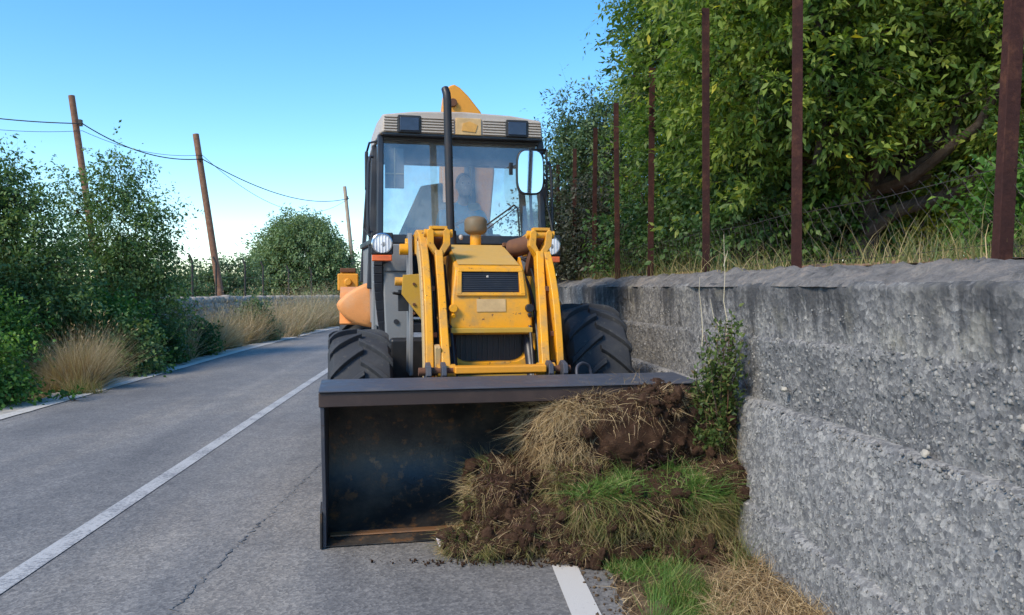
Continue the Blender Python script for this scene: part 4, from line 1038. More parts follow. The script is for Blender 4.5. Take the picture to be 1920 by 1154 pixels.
# --- axles, wheels
def wheel(x, y, z, r, w, flip):
    prof = []
    for a, b2 in [(.60, -.42), (.64, -.47), (.78, -.50), (.90, -.485), (.955, -.44), (.972, -.34), (.978, -.15), (.98, 0), (.978, .15), (.972, .34), (.955, .44), (.90, .485), (.78, .50), (.64, .47), (.60, .42)]:
        prof.append((a * r * .955, b2 * w))
    mb = MB(); mb.lathe(prof, (0, 0, 0), 'x', 56)
    rr_ = r * .93
    NL = 17
    for side in (-1, 1):
        for k in range(NL):
            a0 = 2 * math.pi * (k + (.5 if side > 0 else 0)) / NL
            P = []
            segs = 7
            for i in range(segs + 1):
                f = i / segs
                xx = side * w * (-.03 + .53 * f)                   # from the centre line out to the shoulder
                da = .36 * f ** 1.15                                # the bar sweeps back towards the shoulder
                top = rr_ * (1.075 - .018 * f - (.06 * max(0, f - .80) / .2))
                bot = rr_ * (.985 - (.10 * max(0, f - .80) / .2))
                hwid = .045 + .012 * f
                P.append((xx, a0 + da - hwid, a0 + da + hwid, top, bot))
            vs = []; fs = []
            for (xx, aa, ab, top, bot) in P:
                bev = .25 * (ab - aa)
                for (ang, rad_) in ((aa - .01, bot), (aa + bev * .5, top), (ab - bev * .5, top), (ab + .01, bot)):
                    vs.append((xx, -math.sin(ang) * rad_, math.cos(ang) * rad_))
            for i in range(segs):
                for j in range(3): fs.append((4*i+j, 4*i+j+1, 4*i+4+j+1, 4*i+4+j))
            fs.append((0, 1, 2, 3)); fs.append((4*segs+3, 4*segs+2, 4*segs+1, 4*segs))
            mb.add(vs, fs)
    t = mb.build('tyre', 'rubber', M_, smooth=30, bevel=.006)
    t.location = (x, y, z)
    mb = MB(); o = 1 if x > 0 else -1
    mb.lathe([(.03, -.06 * o), (.10, -.06 * o), (.14, .02 * o), (.30, .05 * o), (r * .57, -.20 * w / .48 * -o * .9), (r * .585, -.02), (r * .575, .2 * -o)], (0, 0, 0), 'x', 32); mb.build('rim', 'roof_white', t, smooth=40)
    mb = MB(); mb.lathe([(.0, .10 * o), (.09, .10 * o), (.10, .07 * o), (.11, .0)], (0, 0, 0), 'x', 20)
    for k in range(8): a = k * math.pi / 4; mb.tube([(.03 * o, .20 * math.cos(a), .20 * math.sin(a)), (.075 * o, .20 * math.cos(a), .20 * math.sin(a))], .014, 6)
    mb.build('hub', 'yellow_paint', t, smooth=40)
    return t
wl = wheel(-.925, .0, .612, .615, .46, 1)
wr = wheel(.925, .0, .812, .615, .50, 1); wr.rotation_euler = (R(9), 0, 0)
wheel(-.88, 2.15, .66, .665, .46, 1); wheel(.80, 2.15, .66, .665, .46, 1)
wl.rotation_euler = (R(-5), 0, R(3))
mb = MB(); mb.tube([(-.72, 0, .62), (0, 0, .69), (.72, 0, .80)], .10, 14); mb.ell((0, 0, .70), (.2, .18, .18)); mb.build('front_axle', 'rusty_steel', M_)
mb = MB(); mb.tube([(-.7, 2.15, .66), (.7, 2.15, .66)], .12, 14); mb.build('rear_axle', 'rusty_steel', M_)

# --- cab
cabf = MB()
CB = {}                                            # pillar lines: front (A), middle (B), rear (C)
def bar(mb, a, b2, w, d):
    a, b2 = Vector(a), Vector(b2); t = (b2 - a).normalized(); s_ = t.cross(Vector((0, 1, 0))).normalized(); u_ = s_.cross(t)
    vs = [p + s_ * i * w / 2 + u_ * j * d / 2 for p in (a, b2) for i, j in ((-1, -1), (1, -1), (1, 1), (-1, 1))]
    mb.add(vs, [(0,1,2,3),(7,6,5,4),(0,4,5,1),(1,5,6,2),(2,6,7,3),(3,7,4,0)])
cab = MB()
cab.box((0, 1.30, 1.20), (1.40, 1.30, .08)); cab.build_ = None
cab_o = cab.build('cab', 'dark_frame', M_, bevel=.01)
for s in (-1, 1):
    for nm, segs, w in (('front_pillar', [(s * .735, .66, 1.96), (s * .725, .74, 2.91)], .055), ('door_pillar', [(s * .815, 1.28, 1.55), (s * .765, 1.30, 2.92)], .05), ('rear_pillar', [(s * .875, 1.93, 1.62), (s * .79, 1.92, 2.92)], .06)):
        mb = MB()
        for a, b2 in zip(segs[:-1], segs[1:]): bar(mb, a, b2, w, .075)
        mb.build(nm, 'dark_frame', cab_o, bevel=.012)
    # lower door post curving down to the step
    mb = MB()
    pts = smoothpath([(s * .735, .62, 1.98), (s * .755, .60, 1.75), (s * .74, .66, 1.45), (s * .70, .72, 1.12)], 4)
    for a, b2 in zip(pts[:-1], pts[1:]): bar(mb, a, b2, .075, .07)
    mb.build('door_post', 'dark_frame', cab_o, bevel=.006)
    # side rails
    mb = MB(); bar(mb, (s * .735, .70, 1.99), (s * .87, 1.93, 1.99), .05, .06); mb.build('side_rail', 'dark_frame', cab_o, bevel=.008)
    mb = MB(); mb.add([(s * .75, .78, 1.96), (s * .87, 1.92, 1.96), (s * .87, 1.92, 1.25), (s * .74, .80, 1.20), (s * .72, .78, 1.96), (s * .84, 1.92, 1.96), (s * .84, 1.92, 1.25), (s * .71, .80, 1.20)], [(0,1,2,3),(4,7,6,5),(0,4,5,1),(1,5,6,2),(2,6,7,3),(3,7,4,0)]); mb.build('lower_door', 'cab_grey', cab_o, bevel=.01)
    mb = MB(); mb.add([(s * .745, .75, 2.00), (s * .865, 1.90, 2.00), (s * .792, 1.90, 2.88), (s * .735, .78, 2.88)], [(0, 1, 2, 3)]); mb.build('side_window', 'glass', cab_o)
    mb = MB(); mb.py([(s * .725, 1.94), (s * .50, 1.94), (s * .50, 1.08), (s * .60, 1.06), (s * .69, 1.10)], .60, .66); pn = mb.build('front_panel', 'cab_grey', cab_o, bevel=.015)
    mb = MB(); mb.box((s * .60, .597, 1.70), (.19, .012, .010)); mb.build('panel_seam', 'dark_frame', pn)
    mb = MB(); mb.tube([(s * .60, .60, 1.26), (s * .60, .585, 1.26)], .022, 12); mb.build('panel_cap', 'dark_frame', pn)
    # grab handle outside the pillar
    mb = MB(); mb.tube(smoothpath([(s * .80, .72, 2.05), (s * .835, .70, 2.10), (s * .83, .74, 2.65), (s * .79, .76, 2.72)], 4), .014, 8); mb.build('grab_handle', 'dark_frame', cab_o)
    # step
    mb = MB(); mb.box((s * .80, .95, .78), (.24, .40, .03)); mb.box((s * .72, .80, .98), (.03, .03, .42)); mb.box((s * .72, 1.10, .98), (.03, .03, .42)); mb.build('step', 'black_plastic', cab_o, bevel=.004)
mb = MB(); bar(mb, (-.735, .665, 1.985), (.735, .665, 1.985), .08, .09); mb.build('front_sill', 'dark_frame', cab_o, bevel=.01)
mb = MB(); bar(mb, (-.74, .74, 2.90), (.74, .74, 2.90), .07, .07); mb.build('front_header', 'dark_frame', cab_o, bevel=.01)
mb = MB(); bar(mb, (-.80, 1.93, 2.90), (.80, 1.93, 2.90), .10, .06); bar(mb, (-.86, 1.94, 2.0), (.86, 1.94, 2.0), .09, .06); bar(mb, (0.30, 1.935, 2.0), (0.28, 1.93, 2.9), .04, .04); mb.build('rear_frame', 'dark_frame', cab_o, bevel=.01)
mb = MB(); mb.add([(-.705, .675, 2.02), (.705, .675, 2.02), (.70, .745, 2.87), (-.70, .745, 2.87)], [(0, 1, 2, 3)]); mb.build('windscreen', 'glass', cab_o)
mb = MB(); mb.add([(-.84, 1.935, 2.03), (.84, 1.935, 2.03), (.77, 1.93, 2.86), (-.77, 1.93, 2.86)], [(0, 1, 2, 3)]); mb.build('rear_window', 'rear_glass', cab_o)
mb = MB(); mb.box((0, 1.95, 1.62), (1.66, .04, .72)); mb.build('rear_panel', 'dark_frame', cab_o)
mb = MB(); mb.box((0, 1.33, 2.875), (1.40, 1.1, .03)); mb.build('headliner', 'cab_grey', cab_o)
# roof
mb = MB()
def ring(y, w, z, r): return [(-w, y, z - r), (-w + .02, y, z), (-w * .6, y, z + .035), (0, y, z + .05), (w * .6, y, z + .035), (w - .02, y, z), (w, y, z - r)]
rows = [ring(.60, .715, 3.065, .155), ring(.66, .735, 3.075, .17), ring(1.1, .77, 3.095, .18), ring(1.7, .80, 3.09, .18), ring(1.98, .80, 3.06, .16)]
vs = [p for r_ in rows for p in r_]; n = 7
fs = [(i*n+j, i*n+j+1, (i+1)*n+j+1, (i+1)*n+j) for i in range(4) for j in range(6)] + [tuple(range(7))[::-1], tuple(28 + j for j in range(7))] + [(i*n, (i+1)*n, (i+1)*n+6, i*n+6) for i in range(4)]
mb.add(vs, fs); roof = mb.build('roof', 'roof_white', M_, bevel=.015, seg=3)
for k in range(6):
    z = 2.925 + .024 * k
    for x0, x1 in ((-.70, -.585), (-.375, -.09), (.17, .375), (.585, .70)):
        mb = MB(); mb.box(((x0 + x1) / 2, .592, z), (x1 - x0, .022, .013)); mb.build('vent_slat', 'roof_white', roof, bevel=.003)
for s in (-1, 1):
    mb = MB(); mb.box((s * .48, .588, 2.985), (.20, .03, .152)); wl_ = mb.build('work_lamp', 'black_plastic', roof, bevel=.008)
    mb = MB(); mb.box((s * .48, .570, 2.982), (.165, .012, .115)); mb.build('lamp_lens', 'work_lamp_glass', wl_, bevel=.006)
mb = MB(); mb.box((.04, .593, 2.985), (.23, .018, .15)); bd = mb.build('roof_badge', 'badge_tan', roof, bevel=.006)
mb = MB(); mb.py([(-.02, 2.945), (.10, 2.935), (.12, 3.0), (.05, 3.03), (-.01, 3.01)], .578, .5835); mb.build('badge_mark', 'badge_orange', bd)
mb = MB(); mb.box((0, .625, 2.90), (1.42, .05, .02)); mb.build('roof_underside_trim', 'dark_frame', roof, bevel=.004)
# wiper, mirrors
mb = MB(); mb.tube([(.52, .655, 2.02), (.50, .66, 2.28), (.47, .665, 2.31)], .007, 6); mb.tube([(.47, .655, 2.31), (.18, .65, 2.10)], .008, 6); mb.tube([(.49, .655, 2.29), (.22, .65, 2.09)], .005, 6); mb.build('wiper', 'black_plastic', cab_o)
def mirror(s, c, d):
    mb = MB(); c = Vector(c)
    pts = []
    for k in range(24):
        a = 2 * math.pi * k / 24; pts.append((c.x + d[0] * math.copysign(abs(math.cos(a)) ** .55, math.cos(a)), c.z + d[1] * math.copysign(abs(math.sin(a)) ** .55, math.sin(a))))
    mb.py(pts, c.y, c.y + .05); m0 = mb.build('mirror', 'black_plastic', M_, bevel=.012)
    pts2 = [(c.x + (x - c.x) * .90, c.z + (z - c.z) * .93) for x, z in pts]
    mb = MB(); mb.py(pts2, c.y - .006, c.y - .001); g_ = mb.build('mirror_face', 'mirror_glass', m0, smooth=0)
    return m0
mr = mirror(1, (.565, .42, 2.575), (.125, .20)); 
mb = MB(); mb.tube([(.57, .46, 2.78), (.73, .55, 2.80), (.76, .72, 2.80)], .012, 8); mb.tube([(.66, .46, 2.55), (.75, .60, 2.50), (.755, .68, 2.3)], .010, 8); mb.tube([(.745, .55, 2.80), (.745, .55, 2.35), (.79, .50, 2.05)], .009, 8); mb.build('mirror_arm', 'black_plastic', mr)
mb = MB(); mb.box((.43, .62, 2.63), (.035, .02, .11)); mb.build('inner_mirror', 'black_plastic', mr, bevel=.006)
# left: seen edge-on, folded along the pillar
mb = MB(); mb.box((-.845, .95, 2.62), (.03, .16, .34)); ml = mb.build('mirror', 'black_plastic', M_, bevel=.012)
mb = MB(); mb.tube([(-.84, .95, 2.80), (-.82, .86, 2.86), (-.75, .76, 2.86)], .010, 8); mb.build('mirror_arm', 'black_plastic', ml)
mb = MB(); mb.tube([(-.845, .95, 2.46), (-.87, .95, 2.1), (-.82, .85, 2.02)], .010, 8); mb.build('mirror_arm', 'black_plastic', ml)
# roof-hung sun visor / folded ladder seen behind the glass at left
mb = MB(); mb.box((-.60, .80, 2.63), (.17, .02, .36)); vz = mb.build('sun_visor', 'cab_grey', cab_o, bevel=.006)
mb = MB(); mb.box((-.60, .785, 2.63), (.012, .01, .36)); mb.box((-.60, .785, 2.58), (.17, .01, .012)); mb.build('visor_rib', 'beige_trim', vz)
# exhaust stack and pre-cleaner
mb = MB(); mb.tube([(-.175, .10, 1.86), (-.185, .12, 2.30), (-.20, .15, 3.10), (-.205, .15, 3.15), (-.215, .18, 3.20)], [.034, .034, .034, .034, .032], 16); ex = mb.build('exhaust_stack', 'exhaust_black', M_)
mb = MB(); mb.tube([(-.175, .10, 1.88), (-.178, .11, 2.02)], .046, 16); mb.build('exhaust_collar', 'exhaust_black', ex, bevel=.004)
mb = MB(); mb.ell((-.10, .06, 1.965), (.018, .018, .022)); mb.build('clamp_bolt', 'roof_white', ex)
mb = MB(); mb.tube([(.015, .02, 1.86), (.015, .02, 2.0)], .045, 16); pc = mb.build('intake_neck', 'yellow_paint', M_, bevel=.005)
mb = MB(); mb.lathe([(.0, 1.985), (.055, 1.985), (.085, 2.005), (.092, 2.02), (.092, 2.095), (.085, 2.11), (.07, 2.125), (.03, 2.135), (0, 2.137)], (.015, .02, 0), 'z', 28); mb.build('pre_cleaner', 'precleaner', pc, smooth=40)
# headlights on brackets
for s in (-1, 1):
    c = Vector((s * .728, .34, 1.925))
    mb = MB(); mb.box(c + Vector((0, .05, 0)), (.185, .10, .185)); hl = mb.build('headlight', 'black_plastic', M_, bevel=.012)
    mb = MB(); mb.lathe([(.082, .0), (.088, -.012), (.080, -.016), (.076, -.004)], c, 'y', 28); mb.build('bezel', 'chrome', hl)
    mb = MB(); mb.lathe([(.0, -.010), (.04, -.009), (.078, -.004)], c, 'y', 28); mb.build('lens', 'lamp_reflector', hl)
    mb = MB(); mb.lathe([(.0, -.013), (.014, -.0125), (.020, -.0095)], c + Vector((.012, 0, -.008)), 'y', 16); mb.build('bulb_cap', 'cab_grey', hl)
    for k in range(5):
        x = -.05 + .025 * k; hh = math.sqrt(.074 ** 2 - x * x); mb = MB(); mb.tube([c + Vector((x, -.0085, -hh)), c + Vector((x, -.0105, 0)), c + Vector((x, -.0085, hh))], .0035, 5); mb.build('lens_rib', 'lamp_reflector', hl)
    mb = MB(); mb.box(c + Vector((0, .02, -.122)), (.165, .07, .052)); mb.build('indicator', 'amber_lens', hl, bevel=.008)
    mb = MB(); mb.tube(smoothpath([c + Vector((0, .09, -.06)), c + Vector((-s * .02, .18, -.14)), c + Vector((-s * .06, .28, -.12))], 4), .02, 8); mb.build('lamp_bracket', 'black_plastic', hl)
# rear mudguards
for s in (-1, 1):
    f = [(-.795, 1.615), (-.86, 1.60), (-.95, 1.555), (-1.04, 1.495), (-1.105, 1.435), (-1.125, 1.395), (-1.11, 1.345), (-1.05, 1.275), (-.97, 1.22), (-.88, 1.19), (-.765, 1.17)]
    def sh(pl, k): return [(-.80 + (x + .80) * k, 1.39 + (z - 1.39) * k) for x, z in pl]
    layers = [(1.375, .45), (1.380, .86), (1.392, .96), (1.42, 1.0), (1.62, 1.02)]
    mb = MB(); vs = []; n = len(f)
    for y, k in layers: vs += [((-s) * x, y, z) for x, z in sh(f, k)]
    fs = [(i*n+j, i*n+(j+1) % n, (i+1)*n+(j+1) % n, (i+1)*n+j) for i in range(len(layers)-1) for j in range(n)] + [tuple(range(n))]
    mb.add(vs, fs); fd = mb.build('mudguard', 'peach_plastic', M_, smooth=70)
    mb = MB(); arc = [(2.15 - .80 * math.cos(a), .72 + .86 * math.sin(a)) for a in [R(q) for q in range(35, 165, 10)]]
    arc2 = [(2.15 - .775 * math.cos(a), .72 + .835 * math.sin(a)) for a in [R(q) for q in range(35, 165, 10)]]
    mb.px(arc + arc2[::-1], s * .70, s * 1.10); mb.build('rear_arch', 'peach_plastic', fd, smooth=50)
    mb = MB(); mb.px([(1.00, 1.62), (1.42, 1.62), (1.45, 1.15), (1.05, 1.12)], s * .745, s * .795); mb.build('side_tank', 'cab_grey', M_, bevel=.015)
    # stabiliser legs at the back
    mb = MB(); mb.box((s * 1.03, 3.15, 1.02), (.17, .17, 1.55)); st = mb.build('stabiliser', 'orange_paint', M_, bevel=.012)
    mb = MB(); mb.box((s * 1.03, 3.10, 1.64), (.24, .22, .20)); mb.tube([(s * 1.03, 2.98, 1.64), (s * 1.03, 2.95, 1.64)], .045, 16); mb.build('stabiliser_head', 'orange_paint', st, bevel=.03)
    mb = MB(); mb.box((s * 1.03, 3.10, 1.78), (.18, .18, .05)); mb.build('stabiliser_cap', 'rusty_steel', st, bevel=.01)
    mb = MB(); mb.box((s * 1.03, 3.15, .14), (.34, .34, .06)); mb.build('foot_pad', 'dark_frame', st, bevel=.01)
mb = MB(); mb.box((0, 3.15, .85), (2.1, .12, .12)); mb.box((0, 3.15, .55), (2.1, .12, .12)); mb.box((0, 2.75, .7), (.5, .8, .35)); mb.build('rear_frame', 'orange_paint', M_, bevel=.01)
# folded backhoe: boom seen over the roof, dipper and bucket behind
bp = [(.20, .75), (.10, 1.4), (.06, 2.4), (.025, 3.2), (.025, 3.62), (.045, 3.76), (.095, 3.85), (.16, 3.875), (.225, 3.84), (.32, 3.75), (.46, 3.58), (.58, 3.35), (.62, 2.9), (.56, 2.2), (.50, 1.4), (.45, .75)]
mb = MB(); mb.py(bp, 2.50, 2.72); bo = mb.build('backhoe_boom', 'orange_paint', M_, bevel=.02, seg=3)
mb = MB(); mb.tube([(.14, 2.46, 3.66), (.14, 2.76, 3.66)], .045, 16); mb.build('knuckle_pin', 'rusty_steel', bo, bevel=.004)
mb = MB(); mb.box((.06, 2.60, 3.60), (.05, .16, .20)); mb.build('knuckle_plate', 'amber_lens', bo, bevel=.01)
mb = MB(); mb.tube([(.30, 2.44, 1.2), (.30, 2.44, 2.6)], .06, 14); mb.tube([(.30, 2.44, 2.6), (.28, 2.46, 3.3)], .03, 12); mb.build('boom_ram', 'dark_frame', bo)
mb = MB(); mb.py([(.05, 3.55), (.2, 3.6), (.30, 3.3), (.25, 1.4), (.10, 1.0), (.0, 1.1)], 2.80, 3.0); mb.build('dipper_arm', 'orange_paint', bo, bevel=.02)
mb = MB(); mb.px([(2.9, 1.15), (3.3, 1.25), (3.5, .95), (3.4, .55), (3.05, .45), (3.0, .62), (3.25, .72), (3.3, .95), (3.1, 1.05), (2.9, 1.0)], -.12, .34); mb.build('backhoe_bucket', 'dark_frame', bo, bevel=.01)
mb = MB(); mb.tube([(.32, 2.7, .45), (.32, 2.7, 1.1)], .12, 16); mb.build('kingpost', 'orange_paint', M_)

# --- interior
mb = MB(); mb.box((.12, 1.62, 1.70), (.50, .46, .12)); seat = mb.build('seat', 'beige_trim', cab_o, bevel=.04, seg=3)
mb = MB(); mb.box((.12, 1.85, 2.10), (.46, .10, .72)); mb.build('seat_back', 'beige_trim', cab_o, bevel=.04, seg=3)
mb = MB(); mb.box((.12, 1.62, 1.44), (.36, .36, .42)); mb.build('seat_base', 'black_plastic', cab_o, bevel=.02)
mb = MB(); mb.px([(.70, 1.24), (.70, 2.03), (.86, 2.06), (.98, 1.98), (.95, 1.24)], -.12, .38); mb.build('dashboard', 'black_plastic', cab_o, bevel=.02)
mb = MB(); ring_ = [Vector((.13 + .19 * math.cos(a), 1.08 + .17 * math.sin(a), 2.10 - .09 * math.sin(a))) for a in [2 * math.pi * k / 28 for k in range(29)]]
mb.tube(ring_, .015, 8, cap=False); mb.tube([(.13, .95, 1.95), (.13, 1.08, 2.08)], .03, 10)
for a in (0.3, 2.3, 4.4): mb.tube([(.13, 1.08, 2.08), (.13 + .19 * math.cos(a), 1.08 + .17 * math.sin(a), 2.10 - .09 * math.sin(a))], .011, 6)
mb.build('steering_wheel', 'black_plastic', cab_o)
mb = MB(); mb.prism([(-.55, 1.80, 2.02), (-.28, 1.80, 2.62), (-.05, 1.80, 2.66), (-.05, 1.80, 2.02)], (0, .06, 0)); mb.build('side_console_trim', 'beige_trim', cab_o, bevel=.02)
mb = MB(); mb.box((-.35, .80, 2.045), (.30, .14, .10)); mb.build('instrument_box', 'black_plastic', cab_o, bevel=.02)

# ------------------------------------------------------------------ the driver
def capsule(mb, a, b2, r0, r1, n=12):
    a, b2 = Vector(a), Vector(b2); mb.tube([a, a.lerp(b2, .5), b2], [r0, (r0 + r1) / 2, r1], n); mb.ell(a, (r0,) * 3, n, 8); mb.ell(b2, (r1,) * 3, n, 8)
def remesh(o, vox, sm=6):
    m = o.modifiers.new('skin', 'REMESH'); m.mode = 'VOXEL'; m.voxel_size = vox; m.use_smooth_shade = True
    s_ = o.modifiers.new('smooth', 'SMOOTH'); s_.iterations = sm; s_.factor = .5
def driver():
    X = .12
    body = MB(); hd = Vector((X + .02, 1.57, 2.60))
    body.ell(hd, (.078, .098, .118), 20, 14); body.ell(hd + Vector((0, -.03, -.06)), (.058, .068, .062), 16, 10)         # skull, jaw
    body.ell(hd + Vector((0, -.098, -.012)), (.014, .022, .024)); body.ell(hd + Vector((0, -.085, .012)), (.011, .016, .03))   # nose
    for q in (-1, 1):
        body.ell(hd + Vector((q * .080, .005, -.005)), (.012, .022, .034)); body.ell(hd + Vector((q * .032, -.080, .035)), (.026, .016, .010))
    body.ell(hd + Vector((0, -.088, -.058)), (.024, .012, .008)); body.ell(hd + Vector((0, -.082, -.095)), (.022, .018, .016))
    capsule(body, (X, 1.63, 2.38), hd + Vector((0, .02, -.08)), .058, .052)
    capsule(body, (X, 1.64, 1.90), (X, 1.66, 2.15), .14, .13); capsule(body, (X - .09, 1.66, 2.24), (X + .09, 1.66, 2.24), .11, .11)
    for q in (-1, 1):
        sh_ = Vector((X + q * .185, 1.63, 2.30)); el = Vector((X + q * .26, 1.40, 2.06)); wr_ = Vector((.13 + q * .175, 1.10, 2.14))
        capsule(body, sh_, el, .050, .040); capsule(body, el, wr_, .038, .026)
        pm_ = wr_ + Vector((q * .008, -.045, .012)); capsule(body, wr_, pm_, .026, .030)
        for k in range(4):                                     # fingers closing over the rim
            f0 = pm_ + Vector((q * (.024 - .015 * k), -.02, .010)); L = (.040, .044, .042, .034)[k]
            f1 = f0 + Vector((0, -L * .75, .006)); f2 = f1 + Vector((0, -.010, -.026)); f3 = f2 + Vector((0, .016, -.014))
            for a, b2, r0, r1 in ((f0, f1, .0088, .0084), (f1, f2, .0084, .0078), (f2, f3, .0078, .007)): capsule(body, a, b2, r0, r1, 8)
        t0 = wr_ + Vector((-q * .022, -.02, .0)); t1 = t0 + Vector((-q * .026, -.03, -.004)); t2 = t1 + Vector((-q * .004, -.026, -.010))
        capsule(body, t0, t1, .011, .010, 8); capsule(body, t1, t2, .010, .008, 8)
        hp_ = Vector((X + q * .09, 1.56, 1.86)); kn = Vector((X + q * .15, 1.16, 1.84)); an = Vector((X + q * .15, 1.04, 1.36))
        capsule(body, hp_, kn, .085, .062); capsule(body, kn, an, .056, .042); capsule(body, an + Vector((0, .03, -.05)), an + Vector((0, -.13, -.075)), .04, .032)
    o = body.build('person', 'skin', None, smooth=0); o.location = MO; o.rotation_euler = (0, 0, MROT); remesh(o, .0065, 3)
    tag(o, 'person in a blue shirt sitting at the wheel inside the loader cab', 'person')
    sh_m = MB(); capsule(sh_m, (X, 1.64, 1.90), (X, 1.66, 2.15), .155, .145); capsule(sh_m, (X - .09, 1.66, 2.24), (X + .09, 1.66, 2.24), .124, .124); capsule(sh_m, (X, 1.64, 2.34), (X, 1.635, 2.40), .085, .07)
    for q in (-1, 1):
        sh_ = Vector((X + q * .185, 1.63, 2.30)); el = Vector((X + q * .26, 1.40, 2.06)); capsule(sh_m, sh_, sh_.lerp(el, .72), .068, .060)
    s_ = sh_m.build('shirt', 'shirt_blue', o, smooth=0); remesh(s_, .012)
    tr = MB()
    capsule(tr, (X - .05, 1.63, 1.87), (X + .05, 1.63, 1.87), .15, .15)
    for q in (-1, 1):
        hp_ = Vector((X + q * .09, 1.56, 1.86)); kn = Vector((X + q * .15, 1.16, 1.84)); an = Vector((X + q * .15, 1.04, 1.40)); capsule(tr, hp_, kn, .098, .074); capsule(tr, kn, an, .070, .058)
    s_ = tr.build('trousers', 'trouser_navy', o, smooth=0); remesh(s_, .012)
    hr = MB(); hr.ell(hd + Vector((0, .022, .030)), (.086, .098, .104), 20, 14); h_ = hr.build('hair', 'hair', o, smooth=60)
    ey = MB()
    for q in (-1, 1): ey.ell(hd + Vector((q * .032, -.090, .015)), (.011, .008, .007))
    ey.build('eyes', 'hair', o, smooth=60)
driver()

# ------------------------------------------------------------------ scraped-up turf in and before the bucket
def ico(sub):
    bm = bmesh.new(); bmesh.ops.create_icosphere(bm, subdivisions=sub, radius=1)
    V = np.array([v.co for v in bm.verts]); F = np.array([[v.index for v in f.verts] for f in bm.faces]); bm.free(); return V, F
IV, IF = ico(6)
def clod_surface(c, r, seed, amp=.22, box=.75, zmin=None):
    d = np.sign(IV) * np.abs(IV) ** box
    q = IV * np.array(r) / max(r) * 2 + seed * 9.1
    k = 1 + fbm(q, 1.2, 3) * amp + fbm(q, 4.5, 3) * amp * .42
    P = d * np.array(r) * k[:, None]
    fine = fbm(P + seed, 26, 3) * .016 + fbm(P + seed, 70, 2) * .007
    P = P + unit(IV) * fine[:, None] + np.array(c)
    if zmin is not None: P[:, 2] = np.maximum(P[:, 2], zmin)
    return P
def clod(name, c, r, seed, label, coat, amp=.22, box=.75, mat='soil'):
    c = Vector(c); root = empty(name, (c.x, c.y, max(0.0, c.z - r[2])), label=label, cat='turf clod', group='turf clods scraped up by the bucket')
    rel = np.array(c) - np.array(root.location)
    P = clod_surface(rel, r, seed, amp, box, zmin=.004 - root.location.z)
    np_mesh('soil_body', P, tris=IF, mat=mat, parent=root, smooth=True)
    rng = np.random.default_rng(seed + 500)
    N = unit(IV)
    # loose crumbs
    n = 420; sel = rng.choice(len(P), n); bv, bf = ico(1); s = .004 + .014 * rng.random((n, 1, 1)) ** 2.5
    V = (P[sel] + N[sel] * .004)[:, None, :] + bv[None] * s * (1 + .3 * rng.normal(size=(n, len(bv), 1)))
    np_mesh('crumbs', V, tris=(bf[None] + (np.arange(n) * len(bv))[:, None, None]).reshape(-1, 3), mat=mat, parent=root, kind='stuff')
    # broken lumps of earth
    bv, bf = ico(3); n = 36; sel = rng.choice(len(P), n); VV = []; FF = []
    for i_, q in enumerate(sel):
        r_ = .010 + .036 * rng.random() ** 2; k_ = bv * (1 + fbm(bv + rng.random(3) * 40, 1.6, 3)[:, None] * .7) * r_ * (.6 + .7 * rng.random(3)) + P[q] + N[q] * r_ * .3
        VV.append(k_); FF.append(bf + i_ * len(bv))
    V = np.concatenate(VV); V[:, 2] = np.maximum(V[:, 2], .004 - root.location.z)
    np_mesh('lumps', V, tris=np.concatenate(FF), mat=mat, parent=root, smooth=True, kind='stuff')
    coat = list(coat) + [('root_hairs', 'straw', 800, lambda N, P: N[:, 1] < .4, (0, -.2, -.2), .055, .0026, .6), ('dead_bits', 'dead_stem', 700, lambda N, P: N[:, 1] < .4, (0, -.2, -.1), .07, .0028, .5)]
    for (nm, m_, n, cond, dirn, L, w, bend) in coat:
        n = int(n * 1.35)
        ok = np.where(cond(N, P - rel))[0]
        if len(ok) == 0: continue
        # clump the blades: pick centres, gather around them
        cen = rng.choice(ok, max(6, n // 28)); sel = []
        pk = P[ok]
        for q in cen:
            dd = np.linalg.norm(pk - P[q], axis=1); near = ok[np.argsort(dd)[:int(rng.integers(30, 260))]]; sel.append(rng.choice(near, 28))
        sel = np.concatenate(sel)
        lay = np.repeat((rng.random(len(cen)) < .55)[:, None], 28, 0)             # most wisps lie flat, some stand
        D = N[sel] * np.where(lay, .12, .6) + np.array(dirn) + np.repeat(rng.normal(size=(len(cen), 3)) * .75, 28, 0) + rng.normal(size=(len(sel), 3)) * .35
        D = D - N[sel] * np.minimum(0, (D * N[sel]).sum(1, keepdims=True) - .05)
        ln = L * (.3 + .8 * rng.random(len(sel)) ** 1.6) * np.repeat(.6 + .7 * rng.random(len(cen)), 28)
        grass_patch(nm, P[sel] - N[sel] * .008, D, ln, np.full(len(sel), w), bend * (.5 + rng.random(len(sel))), m_, seed + 7, parent=root, tint=np.clip(np.repeat(rng.random(len(cen)), 28) * .6 + rng.random(len(sel)) * .4 + (.18 if m_ == 'straw' else 0), 0, 1))
    return root
al = lambda N, P: N[:, 2] > -9
# upper clod: matted roots and straw over brown soil
clod('turf_clod', dep(1150, 800, 4.78), (.50, .30, .265), 1, 'large brown root-matted turf clod heaped highest inside the bucket',
     [('straw_mat', 'straw', 4200, lambda N, P: (N[:, 0] < -.25) & (N[:, 1] < .5) & (N[:, 2] > -.6), (-.25, -.2, -.5), .15, .0035, .7),
      ('straw_rim', 'straw', 3000, lambda N, P: (N[:, 2] > .35), (-.2, -.5, .0), .13, .0035, .7),
      ('roots', 'dead_stem', 900, lambda N, P: (N[:, 1] < .2), (0, -.3, -.3), .08, .003, .5),
      ('straw_bits', 'straw', 700, lambda N, P: (N[:, 1] < .2), (.3, -.1, -.2), .07, .003, .4)])
